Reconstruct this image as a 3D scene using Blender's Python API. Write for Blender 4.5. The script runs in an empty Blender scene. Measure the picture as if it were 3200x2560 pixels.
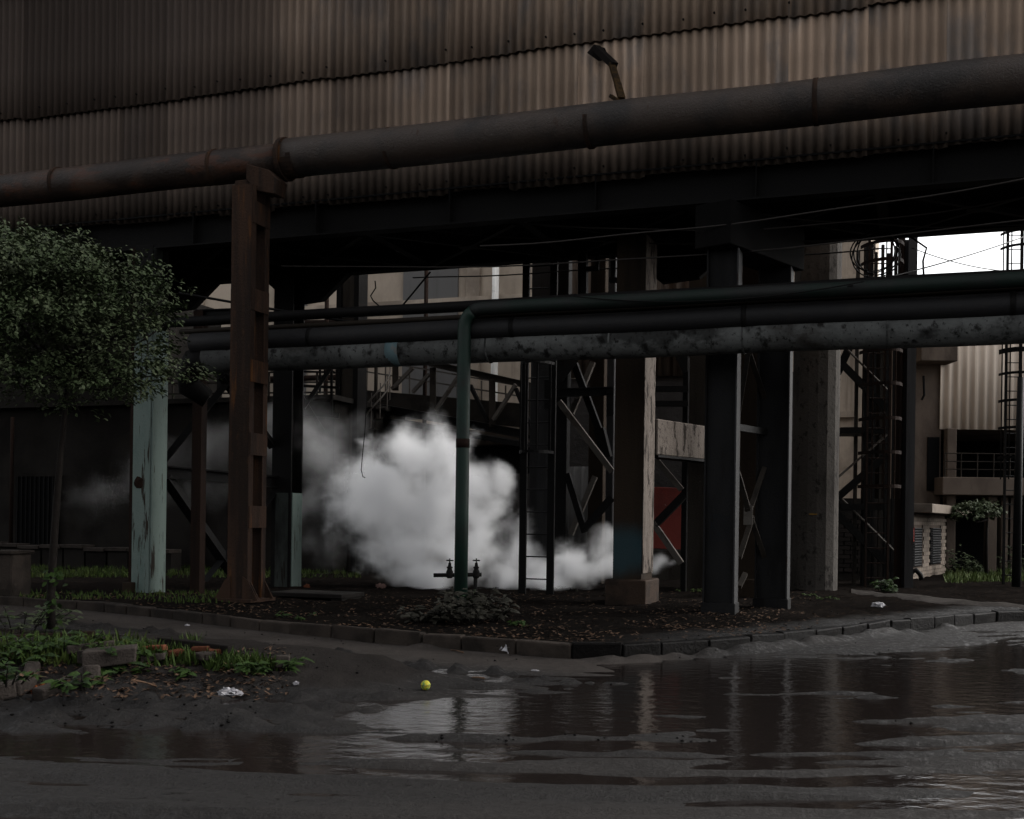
import bpy, bmesh, math, random
import numpy as np
from mathutils import Vector, Matrix, noise as mnoise

random.seed(7)
rng = np.random.default_rng(11)
SC = bpy.context.scene
COL = SC.collection
R = math.radians

# ------------------------------------------------------------------ camera
F, EYE, ROLL, PX0, PY0 = 3556.0, 1.3, 0.0135, 1600.0, 1630.0
cr, sr = math.cos(ROLL), math.sin(ROLL)
cam = bpy.data.cameras.new('camera')
cam.lens, cam.sensor_width = F / 3200 * 36, 36
cam.shift_y = (PY0 - 1280) / 3200
cam.clip_start, cam.clip_end = 0.1, 2000
cam_o = bpy.data.objects.new('camera', cam)
cam_o.matrix_world = Matrix(((cr, -sr, 0, 0), (0, 0, -1, 0), (sr, cr, 0, EYE), (0, 0, 0, 1)))
COL.objects.link(cam_o)
SC.camera = cam_o

# ------------------------------------------------------------------ sky, sun, exposure
SUN = Vector((0.90, 0.22, 0.62)).normalized()
w = bpy.data.worlds.new('World')
SC.world = w
w.use_nodes = True
nt = w.node_tree
sky = nt.nodes.new('ShaderNodeTexSky')
sky.sky_type = 'NISHITA'
sky.sun_disc = False
sky.sun_elevation = math.asin(SUN.z)
sky.sun_rotation = math.atan2(SUN.x, SUN.y)
sky.air_density, sky.dust_density, sky.ozone_density = 1.0, 5.0, 1.0
hs = nt.nodes.new('ShaderNodeHueSaturation')
hs.inputs['Saturation'].default_value = 0.12
nt.links.new(sky.outputs[0], hs.inputs['Color'])
nt.links.new(hs.outputs[0], nt.nodes['Background'].inputs['Color'])
nt.nodes['Background'].inputs['Strength'].default_value = 0.15
sun = bpy.data.lights.new('sun', 'SUN')
sun.energy, sun.angle, sun.color = 0.6, R(40), (1.0, 0.95, 0.88)
sun_o = bpy.data.objects.new('sun', sun)
sun_o.rotation_euler = (-SUN).to_track_quat('-Z', 'Y').to_euler()
sun_o.location = (20, -20, 40)
COL.objects.link(sun_o)
SC.view_settings.view_transform = 'Standard'
SC.view_settings.look = 'None'
SC.view_settings.gamma = 1
SC.view_settings.use_curve_mapping = False
SC.view_settings.exposure = 1.4
SC.render.engine = 'CYCLES'
SC.cycles.use_denoising = True
SC.cycles.max_bounces = 12
SC.cycles.diffuse_bounces = 3
SC.cycles.volume_bounces = 10
SC.cycles.transparent_max_bounces = 8
SC.cycles.volume_step_rate = 1.0

# ------------------------------------------------------------------ frames of reference
AX = Vector((0.941, -0.338, 0)).normalized()       # along the gallery, towards the open end
NX = Vector((-AX.y, AX.x, 0))                      # across it, away from the road
UP = Vector((0, 0, 1))
GANG = math.atan2(AX.y, AX.x)


def ray(px, py):
    a, b = (px - PX0) / F, (PY0 - py) / F
    return Vector((cr * a - sr * b, 1.0, sr * a + cr * b))


def P(px, py, t=None, Y=None, z=None):
    d = ray(px, py)
    if t is not None:
        Y = t / d.dot(NX)
    elif z is not None:
        Y = (z - EYE) / d.z
    q = d * Y
    q.z += EYE
    return q


def G(s, t, z):
    return AX * s + NX * t + UP * z


def S_of(p):
    return Vector((p[0], p[1], 0)).dot(AX)


def T_of(p):
    return Vector((p[0], p[1], 0)).dot(NX)


# ------------------------------------------------------------------ numeric noise
_tab = rng.random((256, 256))


def vnoise(x, y):
    x, y = np.asarray(x, float), np.asarray(y, float)
    xi, yi = np.floor(x).astype(int), np.floor(y).astype(int)
    u, v = x - xi, y - yi
    u, v = u * u * (3 - 2 * u), v * v * (3 - 2 * v)
    a = _tab[xi % 256, yi % 256]; b = _tab[(xi + 1) % 256, yi % 256]
    c = _tab[xi % 256, (yi + 1) % 256]; d = _tab[(xi + 1) % 256, (yi + 1) % 256]
    return a * (1 - u) * (1 - v) + b * u * (1 - v) + c * (1 - u) * v + d * u * v


def fbm(x, y, o=4):
    s, a, n = 0, 0.5, 0
    for i in range(o):
        s = s + a * vnoise(np.asarray(x) * 2 ** i + 17.3 * i, np.asarray(y) * 2 ** i + 9.1 * i)
        n += a
        a *= 0.5
    return s / n


def sstep(a, b, x):
    t = np.clip((np.asarray(x, float) - a) / (b - a), 0, 1)
    return t * t * (3 - 2 * t)


# ------------------------------------------------------------------ mesh building
class MB:
    def __init__(self):
        self.v, self.f = [], []

    def quad_box(self, c, ux, uy, uz):
        n = len(self.v)
        for k in (-1, 1):
            for j in (-1, 1):
                for i in (-1, 1):
                    self.v.append(Vector(c) + ux * (i / 2) + uy * (j / 2) + uz * (k / 2))
        for q in ((0, 2, 3, 1), (4, 5, 7, 6), (0, 1, 5, 4), (2, 6, 7, 3), (0, 4, 6, 2), (1, 3, 7, 5)):
            self.f.append(tuple(n + i for i in q))
        return self

    def box(self, c, sx, sy, sz, ux=AX):
        ux = Vector(ux).normalized()
        uy = UP.cross(ux)
        return self.quad_box(c, ux * sx, uy * sy, UP * sz)

    def post(self, base, sx, sy, h, ux=AX):
        return self.box(Vector(base) + UP * (h / 2), sx, sy, h, ux)

    def beam(self, p, q, wd, ht, up=UP):
        p, q = Vector(p), Vector(q)
        d = (q - p)
        u = d.normalized()
        side = u.cross(up)
        if side.length < 1e-4:
            side = AX.copy()
        side.normalize()
        vv = side.cross(u)
        return self.quad_box((p + q) / 2, d, side * wd, vv * ht)

    def hbeam(self, p, q, B, D, tf=0.02, tw=0.015, fdir=UP):
        """rolled section between p and q; the flanges sit at +-D/2 along fdir, B wide"""
        p, q, fdir = Vector(p), Vector(q), Vector(fdir).normalized()
        d = q - p
        u = d.normalized()
        side = u.cross(fdir).normalized()
        fd = side.cross(u)
        m = (p + q) / 2
        self.quad_box(m + fd * (D / 2 - tf / 2), d, side * B, fd * tf)
        self.quad_box(m - fd * (D / 2 - tf / 2), d, side * B, fd * tf)
        self.quad_box(m, d, side * tw, fd * (D - 2 * tf))
        return self

    def angle(self, p, q, a=0.09, t=0.012, up=UP):
        p, q = Vector(p), Vector(q)
        d = q - p
        u = d.normalized()
        side = u.cross(Vector(up))
        if side.length < 1e-4:
            side = AX.copy()
        side.normalize()
        vv = side.cross(u)
        m = (p + q) / 2
        self.quad_box(m, d, side * a, vv * t)
        self.quad_box(m + side * (a / 2 - t / 2) + vv * (a / 2), d, side * t, vv * (a - t))
        return self

    def tube(self, pts, r, n=10, caps=True):
        pts = [Vector(p) for p in pts]
        rs = r if isinstance(r, (list, tuple)) else [r] * len(pts)
        base = len(self.v)
        tang = []
        for i in range(len(pts)):
            a, b = pts[max(0, i - 1)], pts[min(len(pts) - 1, i + 1)]
            tang.append((b - a).normalized())
        ref = UP if abs(tang[0].z) < 0.9 else AX
        nn = (ref - tang[0] * ref.dot(tang[0])).normalized()
        for i, p in enumerate(pts):
            nn = (nn - tang[i] * nn.dot(tang[i])).normalized()
            bb = tang[i].cross(nn)
            for k in range(n):
                a = 2 * math.pi * k / n
                self.v.append(p + (nn * math.cos(a) + bb * math.sin(a)) * rs[i])
        for i in range(len(pts) - 1):
            for k in range(n):
                a, b = base + i * n + k, base + i * n + (k + 1) % n
                self.f.append((a, b, b + n, a + n))
        if caps:
            self.f.append(tuple(base + k for k in reversed(range(n))))
            e = base + (len(pts) - 1) * n
            self.f.append(tuple(e + k for k in range(n)))
        return self

    def poly_prism(self, pts, ext):
        n, k = len(self.v), len(pts)
        ext = Vector(ext)
        self.v += [Vector(p) for p in pts] + [Vector(p) + ext for p in pts]
        self.f.append(tuple(n + i for i in reversed(range(k))))
        self.f.append(tuple(n + k + i for i in range(k)))
        for i in range(k):
            j = (i + 1) % k
            self.f.append((n + i, n + j, n + k + j, n + k + i))
        return self

    def grid(self, X, Y, Z):
        n, (a, b) = len(self.v), X.shape
        self.v += [Vector(p) for p in np.stack([X.ravel(), Y.ravel(), Z.ravel()], 1)]
        for i in range(a - 1):
            for j in range(b - 1):
                q = n + i * b + j
                self.f.append((q, q + 1, q + b + 1, q + b))
        return self

    def lump(self, c, sx, sy, sz, amp=0.25, sub=2, seed=0, freq=2.2):
        bm = bmesh.new()
        bmesh.ops.create_icosphere(bm, subdivisions=sub, radius=1)
        n = len(self.v)
        for v in bm.verts:
            k = 1 + amp * (mnoise.noise(v.co * freq + Vector((seed * 3.7, seed * 1.3, 0))) * 1.6)
            q = Vector((v.co.x * sx, v.co.y * sy, v.co.z * sz)) * k
            self.v.append(Vector(c) + q)
        for f in bm.faces:
            self.f.append(tuple(n + v.index for v in f.verts))
        bm.free()
        return self

    def leaf(self, p, d, nrm, L, W, droop=0.15):
        """one bent leaf of four faces"""
        d = d.normalized()
        s = d.cross(nrm)
        if s.length < 1e-4:
            s = d.orthogonal()
        s.normalize()
        nn = s.cross(d)
        i = len(self.v)
        a = p + d * (L * 0.4) + nn * (L * 0.05)
        b = p + d * (L * 0.75) - nn * (L * droop * 0.4)
        self.v += [p, a + s * W / 2, a - nn * W * 0.12, a - s * W / 2, b + s * W * 0.36, b - s * W * 0.36, p + d * L - nn * (L * droop)]
        self.f += [(i, i + 1, i + 2), (i, i + 2, i + 3), (i + 1, i + 4, i + 5, i + 3, i + 2), (i + 4, i + 6, i + 5)]
        return self

    def mesh(self, name, origin=(0, 0, 0), smooth=False):
        me = bpy.data.meshes.new(name)
        o = Vector(origin)
        me.from_pydata([tuple(v - o) for v in self.v], [], self.f)
        if smooth:
            me.polygons.foreach_set('use_smooth', [True] * len(me.polygons))
        me.update()
        return me


WLOC = {}


def tag(o, label=None, cat=None, group=None, kind=None):
    if label: o['label'] = label
    if cat: o['category'] = cat
    if group: o['group'] = group
    if kind: o['kind'] = kind
    return o


def thing(name, label, cat, loc, group=None):
    o = bpy.data.objects.new(name, None)
    o.empty_display_size = 0.2
    COL.objects.link(o)
    o.location = loc
    WLOC[o.name] = Vector(loc)
    return tag(o, label, cat, group)


def obj(name, mb, mat, parent=None, smooth=False, bevel=0, loc=None, label=None, cat=None, group=None, kind=None, seg=1):
    pw = WLOC[parent.name] if parent else Vector((0, 0, 0))
    if loc is None and parent is None:
        xs = np.array([tuple(v) for v in mb.v])
        loc = Vector(((xs[:, 0].min() + xs[:, 0].max()) / 2, (xs[:, 1].min() + xs[:, 1].max()) / 2, xs[:, 2].min()))
    wl = Vector(loc) if loc is not None else pw
    me = mb.mesh(name, wl, smooth)
    me.materials.append(mat)
    o = bpy.data.objects.new(name, me)
    COL.objects.link(o)
    o.location = wl - pw
    if parent: o.parent = parent
    WLOC[o.name] = wl
    if bevel:
        b = o.modifiers.new('edge', 'BEVEL')
        b.width, b.segments, b.limit_method, b.angle_limit = bevel, seg, 'ANGLE', R(40)
    return tag(o, label, cat, group, kind)


def copy_tree(root, loc, rotz=None, **kw):
    c = root.copy()
    COL.objects.link(c)
    c.location = loc
    if rotz is not None: c.rotation_euler.z = rotz
    WLOC[c.name] = Vector(loc)
    for ch in list(root.children):
        d = ch.copy(); COL.objects.link(d); d.parent = c
        for g in list(ch.children):
            e = g.copy(); COL.objects.link(e); e.parent = d
    return tag(c, **kw)


# ------------------------------------------------------------------ materials
def M(name, base, layers=(), rough=0.75, rough2=None, bump=0.25, bscale=30, bstretch=(1, 1, 1), metallic=0.0, world=False,
      vary=0.0, spec=0.05, stains_and_shade=(), k=0.27, valley_shade=0.0):
    """base colour, then noise layers (colour, scale, stretch, low, high, amount); rough..rough2 follow the last layer"""
    m = bpy.data.materials.new(name)          # k: tone scale on the colours, tuned to the dark exposure
    base = tuple(x * k for x in base)
    layers = [(tuple(x * k for x in l_[0]),) + tuple(l_[1:]) for l_ in layers]
    stains_and_shade = [(tuple(x * k for x in l_[0]),) + tuple(l_[1:]) for l_ in stains_and_shade]
    m.use_nodes = True
    nt = m.node_tree
    N, L = nt.nodes, nt.links
    b = N['Principled BSDF']
    b.inputs['Roughness'].default_value = rough
    b.inputs['Metallic'].default_value = metallic
    b.inputs['Specular IOR Level'].default_value = spec
    geo = N.new('ShaderNodeNewGeometry')
    oi = N.new('ShaderNodeObjectInfo')
    if world:
        co = geo.outputs['Position']
    else:
        tc = N.new('ShaderNodeTexCoord')
        ml = N.new('ShaderNodeMath'); ml.operation = 'MULTIPLY'; ml.inputs[1].default_value = 53.0
        L.new(oi.outputs['Random'], ml.inputs[0])
        ad = N.new('ShaderNodeVectorMath'); ad.operation = 'ADD'
        L.new(tc.outputs['Object'], ad.inputs[0]); L.new(ml.outputs[0], ad.inputs[1])
        co = ad.outputs[0]
    rgb = N.new('ShaderNodeRGB'); rgb.outputs[0].default_value = (*base, 1)
    cur = rgb.outputs[0]
    last = None
    for i, (c, sc, st, lo, hi, am) in enumerate(layers):
        mp = N.new('ShaderNodeMapping'); mp.inputs['Scale'].default_value = st
        mp.inputs['Location'].default_value = (i * 7.3, i * 3.1, i * 1.7)
        L.new(co, mp.inputs['Vector'])
        no = N.new('ShaderNodeTexNoise'); no.inputs['Scale'].default_value = sc; no.inputs['Detail'].default_value = 7
        no.inputs['Roughness'].default_value = 0.62
        L.new(mp.outputs[0], no.inputs['Vector'])
        mr = N.new('ShaderNodeMapRange'); mr.interpolation_type = 'SMOOTHSTEP'
        mr.inputs['From Min'].default_value = lo; mr.inputs['From Max'].default_value = hi; mr.inputs['To Max'].default_value = am
        L.new(no.outputs['Fac'], mr.inputs['Value'])
        mx = N.new('ShaderNodeMix'); mx.data_type = 'RGBA'
        L.new(mr.outputs[0], mx.inputs['Factor']); L.new(cur, mx.inputs['A']); mx.inputs['B'].default_value = (*c, 1)
        cur = mx.outputs['Result']; last = mr.outputs[0]
    for (c, centre, rad, nsc, am) in stains_and_shade:            # ragged blots fixed in place: stains, and shade painted on the cladding
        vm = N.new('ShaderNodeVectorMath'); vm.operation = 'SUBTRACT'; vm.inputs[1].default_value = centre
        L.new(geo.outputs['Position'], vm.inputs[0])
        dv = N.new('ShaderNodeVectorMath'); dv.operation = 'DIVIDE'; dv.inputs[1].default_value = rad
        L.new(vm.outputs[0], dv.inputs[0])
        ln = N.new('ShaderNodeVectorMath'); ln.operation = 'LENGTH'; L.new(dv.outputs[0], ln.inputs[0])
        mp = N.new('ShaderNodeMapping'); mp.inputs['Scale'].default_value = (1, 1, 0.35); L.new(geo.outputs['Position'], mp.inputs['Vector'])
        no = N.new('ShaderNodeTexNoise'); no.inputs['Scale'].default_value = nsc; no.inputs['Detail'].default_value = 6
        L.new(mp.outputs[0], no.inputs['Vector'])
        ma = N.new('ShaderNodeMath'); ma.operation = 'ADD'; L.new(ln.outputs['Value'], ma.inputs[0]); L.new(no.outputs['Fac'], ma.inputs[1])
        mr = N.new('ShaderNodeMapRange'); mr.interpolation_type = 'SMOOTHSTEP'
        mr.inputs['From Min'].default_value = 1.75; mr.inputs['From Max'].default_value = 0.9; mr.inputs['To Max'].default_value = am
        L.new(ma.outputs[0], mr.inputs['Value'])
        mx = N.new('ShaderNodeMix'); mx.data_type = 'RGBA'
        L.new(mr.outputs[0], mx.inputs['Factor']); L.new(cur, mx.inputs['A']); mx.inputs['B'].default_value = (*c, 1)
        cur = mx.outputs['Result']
    if valley_shade:
        at = N.new('ShaderNodeAttribute'); at.attribute_name = 'valley_shade'
        mv = N.new('ShaderNodeMath'); mv.operation = 'MULTIPLY'; mv.inputs[1].default_value = valley_shade; L.new(at.outputs['Fac'], mv.inputs[0])
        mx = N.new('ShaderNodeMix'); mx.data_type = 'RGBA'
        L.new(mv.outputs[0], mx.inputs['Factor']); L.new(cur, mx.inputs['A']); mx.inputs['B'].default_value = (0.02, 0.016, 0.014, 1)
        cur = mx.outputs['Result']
    if vary:
        hv = N.new('ShaderNodeHueSaturation')
        mr = N.new('ShaderNodeMapRange'); mr.inputs['To Min'].default_value = 1 - vary; mr.inputs['To Max'].default_value = 1 + vary
        L.new(oi.outputs['Random'], mr.inputs['Value']); L.new(mr.outputs[0], hv.inputs['Value']); L.new(cur, hv.inputs['Color'])
        cur = hv.outputs[0]
    L.new(cur, b.inputs['Base Color'])
    if rough2 is not None and last is not None:
        mr = N.new('ShaderNodeMapRange'); mr.inputs['To Min'].default_value = rough; mr.inputs['To Max'].default_value = rough2
        L.new(last, mr.inputs['Value']); L.new(mr.outputs[0], b.inputs['Roughness'])
    if bump:
        mp = N.new('ShaderNodeMapping'); mp.inputs['Scale'].default_value = bstretch; L.new(co, mp.inputs['Vector'])
        no = N.new('ShaderNodeTexNoise'); no.inputs['Scale'].default_value = bscale; no.inputs['Detail'].default_value = 8
        no.inputs['Roughness'].default_value = 0.65
        L.new(mp.outputs[0], no.inputs['Vector'])
        bp = N.new('ShaderNodeBump'); bp.inputs['Strength'].default_value = bump; bp.inputs['Distance'].default_value = 0.03
        L.new(no.outputs['Fac'], bp.inputs['Height']); L.new(bp.outputs[0], b.inputs['Normal'])
    return m


V1 = (1, 1, 1)
VS = (1, 1, 0.07)       # long upright streaks
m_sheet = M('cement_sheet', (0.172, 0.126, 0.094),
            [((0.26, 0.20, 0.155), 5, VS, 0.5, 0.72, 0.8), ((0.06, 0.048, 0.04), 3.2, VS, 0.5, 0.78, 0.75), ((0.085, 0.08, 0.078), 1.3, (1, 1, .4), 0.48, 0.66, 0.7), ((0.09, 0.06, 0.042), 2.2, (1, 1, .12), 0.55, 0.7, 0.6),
             ((0.045, 0.04, 0.036), 22, (1, 1, .2), 0.62, 0.8, 0.5), ((0.36, 0.35, 0.34), 7, (1, 1, .035), 0.70, 0.76, 0.6)], rough=0.85, bump=0.2, bscale=40, vary=0.24, valley_shade=0.34,
            stains_and_shade=[((0.024, 0.023, 0.024), tuple(P(250, 60, t=16.6)), (4.4, 4.4, 1.7), 0.7, 0.9),
                    ((0.038, 0.029, 0.0245), tuple(P(60, 360, t=16.6)), (10.0, 10.0, 5.0), 0.55, 0.92),  # broad darkening toward one end: shade painted into the sheet colour
                    ((0.045, 0.036, 0.030), tuple(G(-8, 16.6, 6.3)), (18, 8, 1.05), 0.8, 0.85)], k=1.2)  # strip below the pipe, its shade painted in as a darker tone
m_bolt = M('rusty_bolt', (0.02, 0.016, 0.014), rough=0.8)
m_black = M('sooty_steel', (0.020, 0.019, 0.019), [((0.045, 0.036, 0.03), 4, V1, 0.5, 0.8, 0.7), ((0.075, 0.07, 0.07), 2.0, (1, 1, .3), 0.62, 0.78, 0.5)], rough=0.6, rough2=0.8, bump=0.2, k=0.17)
m_blackgreen = M('sooty_girder', (0.022, 0.021, 0.021), [((0.05, 0.046, 0.045), 1.2, (.4, .4, 2), 0.5, 0.8, 0.7), ((0.085, 0.13, 0.105), 1.5, (.5, .5, 1.6), 0.68, 0.71, 0.75)], rough=0.6, bump=0.25, k=0.19)
m_soffit = M('sooty_floor_plate', (0.014, 0.013, 0.013), [((0.03, 0.026, 0.024), 2, V1, 0.5, 0.8, 0.8)], rough=0.9, k=0.2)
m_rustpipe = M('rusted_pipe', (0.09, 0.056, 0.041), [((0.03, 0.022, 0.019), 1.1, V1, 0.42, 0.58, 0.85), ((0.11, 0.042, 0.022), 1.7, (.6, .6, 2), 0.54, 0.60, 0.7),
               ((0.15, 0.14, 0.13), 26, (1, 1, 1), 0.6, 0.78, 0.5)], rough=0.42, rough2=0.75, bump=0.5, bscale=28, k=0.36, spec=0.1)
m_wrappipe = M('tarred_wrap', (0.085, 0.062, 0.05), [((0.03, 0.027, 0.027), 1.1, V1, 0.45, 0.62, 0.75), ((0.17, 0.15, 0.14), 24, (1, 1, 1), 0.56, 0.74, 0.65),
               ((0.07, 0.034, 0.022), 3, (2.5, 2.5, .4), 0.64, 0.7, 0.8)], rough=0.42, rough2=0.7, bump=0.6, bscale=36, k=0.32, spec=0.14)
m_rust = M('orange_rust', (0.055, 0.032, 0.022), [((0.025, 0.018, 0.015), 5, VS, 0.42, 0.62, 0.9), ((0.19, 0.075, 0.022), 6, (1, 1, .1), 0.58, 0.74, 0.75), ((0.10, 0.05, 0.028), 18, (1, 1, .3), 0.55, 0.75, 0.5)], rough=0.85, bump=0.5, bscale=26, k=0.45)
m_brownrust = M('brown_rust', (0.04, 0.023, 0.017), [((0.018, 0.014, 0.013), 4, VS, 0.45, 0.68, 0.8), ((0.07, 0.035, 0.02), 12, (1, 1, .3), 0.58, 0.75, 0.6)], rough=0.85, bump=0.4, k=0.25)
m_mint = M('peeling_mint_paint', (0.30, 0.38, 0.345), [((0.21, 0.30, 0.27), 2.4, (1, 1, .5), 0.5, 0.7, 0.7), ((0.05, 0.034, 0.025), 7, (1.6, 1.6, .14), 0.585, 0.625, 0.95), ((0.09, 0.075, 0.06), 14, (1, 1, .25), 0.6, 0.72, 0.6)], rough=0.65, bump=0.3, k=0.28)
m_mintdirty = M('sooted_mint_paint', (0.10, 0.115, 0.105), [((0.03, 0.028, 0.027), 2.2, (1, 1, .25), 0.42, 0.6, 0.95), ((0.03, 0.022, 0.018), 8, (1, 1, .12), 0.58, 0.66, 0.9)], rough=0.75, bump=0.3, k=0.25)
m_green = M('green_pipe_paint', (0.022, 0.062, 0.045), [((0.03, 0.036, 0.034), 1.6, V1, 0.45, 0.68, 0.75), ((0.045, 0.028, 0.018), 6, (1, 1, .5), 0.64, 0.72, 0.85), ((0.015, 0.018, 0.017), 30, V1, 0.6, 0.75, 0.6)], rough=0.5, rough2=0.7, bump=0.15, spec=0.15, k=0.23)
m_greensoot = M('sooted_green_paint', (0.016, 0.03, 0.024), [((0.028, 0.028, 0.028), 1.3, V1, 0.42, 0.62, 0.85), ((0.02, 0.055, 0.04), 1.0, V1, 0.58, 0.7, 0.7)], rough=0.6, bump=0.15, k=0.3, spec=0.12)
m_darkpipe = M('dark_pipe', (0.026, 0.025, 0.027), [((0.045, 0.04, 0.038), 2, V1, 0.5, 0.75, 0.8), ((0.045, 0.03, 0.022), 8, V1, 0.62, 0.72, 0.7)], rough=0.65, bump=0.25, k=0.22, spec=0.15)
m_brownpipe = M('small_brown_pipe', (0.035, 0.027, 0.02), [((0.06, 0.045, 0.025), 5, V1, 0.55, 0.7, 0.8)], rough=0.6)
m_white = M('blistered_white_lagging', (0.36, 0.37, 0.36), [((0.17, 0.172, 0.168), 1.1, V1, 0.40, 0.64, 0.85), ((0.018, 0.015, 0.013), 5, (1, 1, .8), 0.54, 0.66, 0.85), ((0.05, 0.036, 0.028), 0.8, (.8, .8, 1.6), 0.53, 0.66, 0.8),
              ((0.02, 0.018, 0.016), 20, (1, 1, .7), 0.58, 0.66, 0.85), ((0.012, 0.011, 0.010), 1.5, (.7, .7, 1), 0.52, 0.64, 0.75)], rough=0.7, bump=0.4, bscale=18, k=0.18)
m_concrete = M('stained_concrete', (0.105, 0.092, 0.078), [((0.05, 0.04, 0.032), 2.6, VS, 0.42, 0.66, 0.85), ((0.15, 0.135, 0.12), 9, (1, 1, .3), 0.58, 0.75, 0.5), ((0.03, 0.026, 0.022), 24, V1, 0.62, 0.72, 0.6)], rough=0.88, bump=0.4, k=0.25)
m_brownconc = M('brown_sooted_concrete', (0.066, 0.047, 0.033), [((0.03, 0.024, 0.02), 3, VS, 0.45, 0.7, 0.8), ((0.08, 0.06, 0.042), 6, (1, 1, .2), 0.55, 0.75, 0.6)], rough=0.9, bump=0.35,
               stains_and_shade=[((0.07, 0.19, 0.24), tuple(P(1955, 1720, t=18.0)), (0.5, 0.9, 0.42), 3, 0.5)], k=0.24)
m_flake = M('flaking_whitewash', (0.36, 0.305, 0.265), [((0.22, 0.18, 0.15), 5, (1, 1, .25), 0.45, 0.66, 0.7), ((0.06, 0.047, 0.038), 6, (1, 1, .35), 0.55, 0.60, 0.95), ((0.05, 0.04, 0.033), 20, (1, 1, .5), 0.58, 0.64, 0.8)], rough=0.9, bump=0.6, bscale=18, k=0.22)
m_pitted = M('pitted_concrete', (0.16, 0.145, 0.13), [((0.075, 0.066, 0.06), 1.6, (1, 1, .4), 0.45, 0.65, 0.8), ((0.05, 0.044, 0.04), 8, (1, 1, .7), 0.57, 0.63, 0.8), ((0.21, 0.195, 0.18), 5, (1, 1, .3), 0.6, 0.75, 0.5)], rough=0.88, bump=0.6, bscale=16, k=0.22)
m_greysteel = M('grey_sooted_paint', (0.13, 0.13, 0.135), [((0.05, 0.048, 0.048), 2.4, VS, 0.45, 0.68, 0.85), ((0.055, 0.032, 0.022), 9, (1, 1, .2), 0.62, 0.7, 0.85)], rough=0.6, bump=0.2, k=0.17)
m_hsteel = M('charcoal_h_section', (0.07, 0.069, 0.071), [((0.022, 0.021, 0.022), 1.5, (1, 1, .3), 0.42, 0.62, 0.9), ((0.035, 0.025, 0.02), 12, (1, 1, .2), 0.62, 0.7, 0.8)], rough=0.55, bump=0.2, k=0.095)
m_beige = M('beige_render', (0.40, 0.335, 0.27), [((0.27, 0.225, 0.18), 0.5, (1, 1, .6), 0.42, 0.62, 0.8), ((0.46, 0.40, 0.33), 1.6, (1, 1, .3), 0.52, 0.7, 0.6), ((0.14, 0.112, 0.088), 1.2, VS, 0.5, 0.7, 0.8), ((0.13, 0.105, 0.085), .35, (1, 1, .8), 0.5, 0.64, 0.75)], rough=0.9, bump=0.4, bscale=6, k=0.85)
m_greybay = M('grey_render', (0.20, 0.195, 0.19), [((0.12, 0.11, 0.105), 1.0, VS, 0.45, 0.7, 0.7)], rough=0.85, bump=0.2, k=0.5)
m_whitepipe = M('white_downpipe', (0.62, 0.61, 0.58), [((0.3, 0.28, 0.25), 3, V1, 0.55, 0.7, 0.6)], rough=0.5, k=1)
m_darkwall = M('sooty_plaster', (0.085, 0.076, 0.068), [((0.04, 0.035, 0.032), 0.7, V1, 0.42, 0.62, 0.85), ((0.11, 0.095, 0.08), 2.4, (1, 1, .3), 0.55, 0.72, 0.6)], rough=0.92, bump=0.5, bscale=12, k=0.13)
m_stucco = M('grey_rough_stucco', (0.115, 0.106, 0.102), [((0.07, 0.063, 0.06), 1.2, V1, 0.45, 0.65, 0.7)], rough=0.95, bump=0.9, bscale=9, k=0.3)
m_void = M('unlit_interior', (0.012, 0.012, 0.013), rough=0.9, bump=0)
m_rustsheet = M('rust_streaked_sheet', (0.17, 0.135, 0.11), [((0.07, 0.042, 0.028), 5, VS, 0.45, 0.62, 0.9), ((0.045, 0.036, 0.03), 3, (1, 1, .2), 0.55, 0.72, 0.8), ((0.24, 0.215, 0.19), 8, VS, 0.6, 0.75, 0.7)], rough=0.85, bump=0.2, vary=0.15, k=0.45)
m_greysheet = M('grey_panel', (0.20, 0.195, 0.19), [((0.10, 0.095, 0.09), 4, VS, 0.45, 0.7, 0.8)], rough=0.8, vary=0.12, k=0.3)
m_paleclad = M('pale_profiled_sheet', (0.52, 0.445, 0.375), [((0.38, 0.31, 0.25), 1.5, VS, 0.45, 0.7, 0.8), ((0.12, 0.09, 0.07), 4, VS, 0.66, 0.75, 0.6)], rough=0.75, bump=0.1, k=0.9)
m_tanwall = M('tan_wall', (0.24, 0.19, 0.155), [((0.07, 0.055, 0.046), .9, (1, 1, .35), 0.48, 0.66, 0.8), ((0.15, 0.115, 0.095), 0.8, (1, 1, .5), 0.42, 0.66, 0.8)], rough=0.9, bump=0.3, k=0.33)
m_tile = M('buff_tile', (0.40, 0.33, 0.27), [((0.24, 0.2, 0.17), 3, V1, 0.45, 0.7, 0.7)], rough=0.7, vary=0.22, bump=0.1, k=0.3)
m_louvre = M('louvre_paint', (0.15, 0.15, 0.155), rough=0.6, k=0.22)
m_redsign = M('red_sign', (0.42, 0.06, 0.045), [((0.25, 0.05, 0.04), 8, V1, 0.5, 0.7, 0.6)], rough=0.6, k=0.5)
m_redboard = M('faded_red_board', (0.19, 0.042, 0.034), [((0.12, 0.035, 0.03), 1.5, V1, 0.45, 0.65, 0.8), ((0.3, 0.27, 0.25), 7, V1, 0.69, 0.71, 0.8)], rough=0.75, k=0.75)
m_truss = M('tan_steel', (0.085, 0.072, 0.06), [((0.04, 0.034, 0.03), 2, V1, 0.45, 0.65, 0.85)], rough=0.75, k=0.22)
m_brace = M('pale_angle_iron', (0.17, 0.152, 0.135), [((0.07, 0.055, 0.045), 3, V1, 0.5, 0.66, 0.85)], rough=0.7, k=0.38)
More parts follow.
